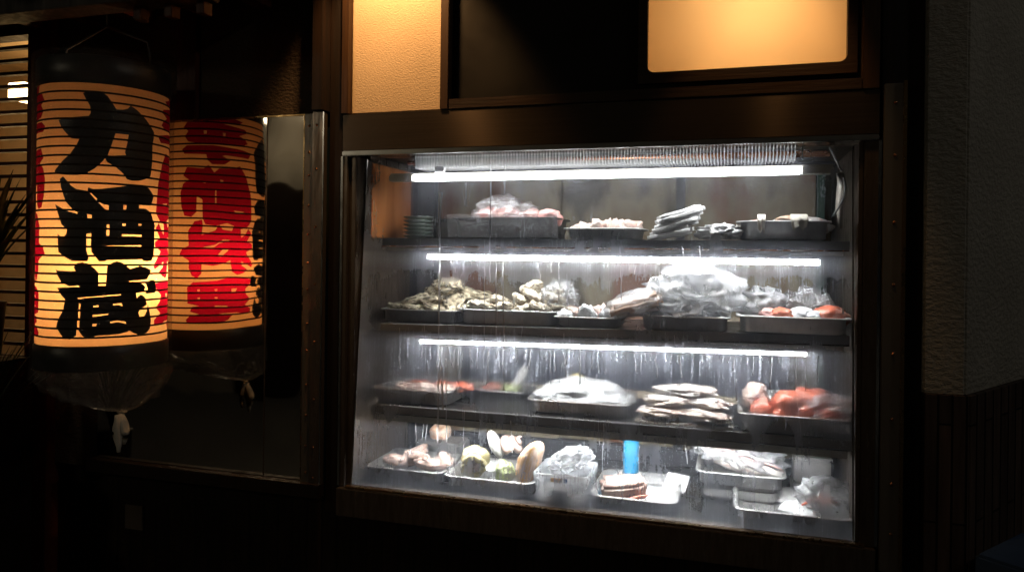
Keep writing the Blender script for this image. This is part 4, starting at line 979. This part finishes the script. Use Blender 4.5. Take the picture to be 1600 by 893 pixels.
band('top_ring', ZT, 1.960, LR+.004, M['black_paint']); band('bottom_ring', 1.208, ZB, LR+.004, M['black_paint'])
bm = bmesh.new(); tube(bm, [(-.14, 0, .69), (-.13, 0, .75), (0, 0, .80), (.13, 0, .75), (.14, 0, .69)], .003, 8); tube(bm, [(0,0,.80), (0,0,.96)], .002, 6); link('hanging_wire', bm, M['black_paint'], lan, True)
bm = bmesh.new(); bmesh.ops.create_uvsphere(bm, u_segments=20, v_segments=12, radius=.024)
for v in bm.verts: v.co.z = v.co.z*1.9 + (1.450-ZB); v.co.x += .056; v.co.y += .016
link('bulb', bm, M['bulb'], lan, True)
bm = bmesh.new(); tube(bm, [(0,0,-.055), (0,0,.10), (0,0,.131)], [.02,.02,.016], 14); bmesh.ops.create_circle(bm, cap_ends=True, radius=LR-.01, segments=48, matrix=Matrix.Translation((0,0,-.056)))
link('base_disc', bm, M['black_wood'], lan, True)
# clear cover: straight tube of film that gathers to a knot under the lantern
bm = bmesh.new(); rows = []; NA = 120
kn = Vector((.098, -.036, 1.098-ZB))
for j in range(42):
    f = j/41
    row = []
    for i in range(NA):
        a = i*2*math.pi/NA
        if f < .62:
            g = f/.62; z = 1.972 + (1.196-1.972)*g; r = LR + .0115 + .0030*nz3((math.cos(a)*3, math.sin(a)*3, z*2.2), 1.6, 2) + .0025*nz3((math.cos(a)*9, math.sin(a)*9, z*3), 1.4, 6)
            p = Vector((r*math.cos(a), r*math.sin(a), z-ZB))
        else:
            g = (f-.62)/.38
            r = (LR+.0115)*(1-g)**.62 + .006
            z = 1.196 - .092*g**.75
            cr = .020*math.sin(math.pi*min(1, g*1.15))*(nz3((math.cos(a)*5, math.sin(a)*5, g*5), 1.8, 3)) + .007*g*nz3((math.cos(a)*14, math.sin(a)*14, g*4), 1.2, 8)
            p = Vector((r*math.cos(a), r*math.sin(a), z-ZB)) + Vector((math.cos(a), math.sin(a), -.9))*cr
            c = Vector((kn.x, kn.y, 0))*(g**1.2); p.x += c.x; p.y += c.y
        row.append(bm.verts.new(p))
    rows.append(row)
for j, (a, b) in enumerate(zip(rows, rows[1:])):
    for i in range(NA): 
        fc = bm.faces.new((a[i], a[(i+1)%NA], b[(i+1)%NA], b[i]))
        fc.material_index = 1 if j > 24 else 0
cv = link('plastic_cover', bm, M['cover_film'], lan, True); cv.data.materials.append(M['cover_gather'])
bm = bmesh.new(); rg = random.Random(5)
for k, (dx, L_) in enumerate(((-.016,.080),(.016,.072),(.003,.092))):
    pts = [kn + Vector((dx*math.sin(f*2.2), -.006*k, -.004 - L_*f)) for f in [i/9 for i in range(10)]]
    tube(bm, pts, [.004+.0075*math.sin(math.pi*min(1, .15+.9*i/9)) for i in range(10)], 8)
tube(bm, [kn + Vector((.009*math.cos(i*.7), .009*math.sin(i*.7), .002)) for i in range(10)], .0035, 6)
link('tie_cord', bm, M['cord'], cv, True)

# ------------------------------------------------------------------ across the street (only seen in the steel's reflections)
ob = empty('opposite_building', 'pale stucco house with dark openings across the street', 'building', (0, -5, 0))
child(boxes('wall', M['grey_stucco'], [(-14, 14, -5.6, -5.0, 0, 6)], bev=0), ob)
child(boxes('door', M['black_wood'], [(-4.2, -3.0, -4.998, -4.96, 0, 2.1)]), ob)
child(boxes('window', M['dark_frame'], [(-6.4, -5.2, -4.998, -4.96, .9, 2.2)]), ob)
child(boxes('window', M['dark_frame'], [(.4, 3.2, -4.998, -4.96, .8, 2.3)]), ob)
def lamp(name, kind, loc, energy, col, size=.05, **kw):
    ld = bpy.data.lights.new(name, kind); ld.energy = energy; ld.color = col
    if kind == 'AREA': ld.size = size
    else: ld.shadow_soft_size = size
    for k, v in kw.items(): setattr(ld, k, v)
    o = bpy.data.objects.new(name, ld); COL.objects.link(o); o.location = loc; return o
def aim(o, tgt): o.rotation_euler = (Vector(tgt)-Vector(o.location)).to_track_quat('-Z', 'Y').to_euler()
# ------------------------------------------------------------------ lamps of the facade
def downlight(x, y, z, label, e, tgt, ang):
    f = empty('wall_lamp', label, 'lamp', (x, y, z))
    bm = bmesh.new(); prof = [(.012,.07),(.03,.06),(.05,-.0),(.048,-.001),(.028,.055),(.012,.062)]
    v = [[bm.verts.new((q*math.cos(a*math.pi/16), q*math.sin(a*math.pi/16), zz)) for a in range(32)] for q, zz in prof]
    for k in range(6):
        for a in range(32): bm.faces.new((v[k][a], v[k][(a+1)%32], v[(k+1)%6][(a+1)%32], v[(k+1)%6][a]))
    link('lamp_shade', bm, M['bronze'], f, True)
    bm = bmesh.new(); tube(bm, [(0,0,.068), (0,0,.10), (0,.06,.13), (0,-y+.0,.13)], .008, 8); link('lamp_arm', bm, M['bronze'], f, True)
    l = lamp('lamp_light', 'SPOT', (x, y, z+.03), e, (1,.53,.20), .03, spot_size=ang, spot_blend=.5); aim(l, tgt)
downlight(.115, -.16, 2.38, 'bronze wall lamp above the bright stucco strip', 31, (.125, .06, 1.80), R(80))
downlight(1.06, -.14, 2.27, 'bronze wall lamp above the glowing cream panel', 7, (1.02, .02, 1.80), R(58))
lamp('room_fill_light', 'POINT', (-1.75, .52, 1.75), 1.5, (1,.62,.25), .08)  # hidden point light, added to brighten the room behind the slats
lamp('panel_lamp', 'POINT', (.985, .16, 2.07), 4.4, (1,.67,.34), .05)

# street lamp on the right
sl = empty('street_lamp', 'tall grey street lamp standing up the road on the right', 'street lamp', (5.7, -1.15, 0))
bm = bmesh.new(); tube(bm, [(0,0,0),(0,0,.3),(0,0,4.2),(-.25,0,4.5),(-.6,0,4.55)], [.07,.05,.04,.035,.03], 12); link('pole', bm, M['dark_steel'], sl, True)
bm = bmesh.new(); box(bm, -1.0, -.55, -.09, .09, 4.50, 4.58, .02); link('lamp_head', bm, M['dark_steel'], sl)
lamp('street_light', 'POINT', (4.9, -1.15, 4.30), 44, (1,.93,.80), .12)
lamp('street_light', 'POINT', (-3.0, -4.2, 2.9), 24, (1,.85,.6), .22)  # added unseen lamp, lights the opposite wall for the mirror panel's reflection

# ------------------------------------------------------------------ night sky
w = bpy.data.worlds.new('World'); SC.world = w; w.use_nodes = True
nt = w.node_tree; nt.nodes.clear()
sky = nt.nodes.new('ShaderNodeTexSky'); sky.sky_type = 'NISHITA'; sky.sun_disc = False; sky.sun_elevation = R(2); sky.sun_rotation = R(120)
bg = nt.nodes.new('ShaderNodeBackground'); bg.inputs[1].default_value = .0015
wo = nt.nodes.new('ShaderNodeOutputWorld'); nt.links.new(sky.outputs[0], bg.inputs[0]); nt.links.new(bg.outputs[0], wo.inputs[0])

# ------------------------------------------------------------------ render settings
SC.view_settings.view_transform = 'Standard'; SC.view_settings.look = 'None'; SC.view_settings.exposure = 0; SC.view_settings.gamma = 1
SC.render.engine = 'CYCLES'
c = SC.cycles
c.use_denoising = True
try: c.denoiser = 'OPENIMAGEDENOISE'
except Exception: pass
c.max_bounces = 10; c.diffuse_bounces = 4; c.glossy_bounces = 5; c.transmission_bounces = 8; c.transparent_max_bounces = 24
c.sample_clamp_indirect = 4; c.caustics_reflective = False; c.caustics_refractive = False
c.use_adaptive_sampling = True; c.adaptive_threshold = .012
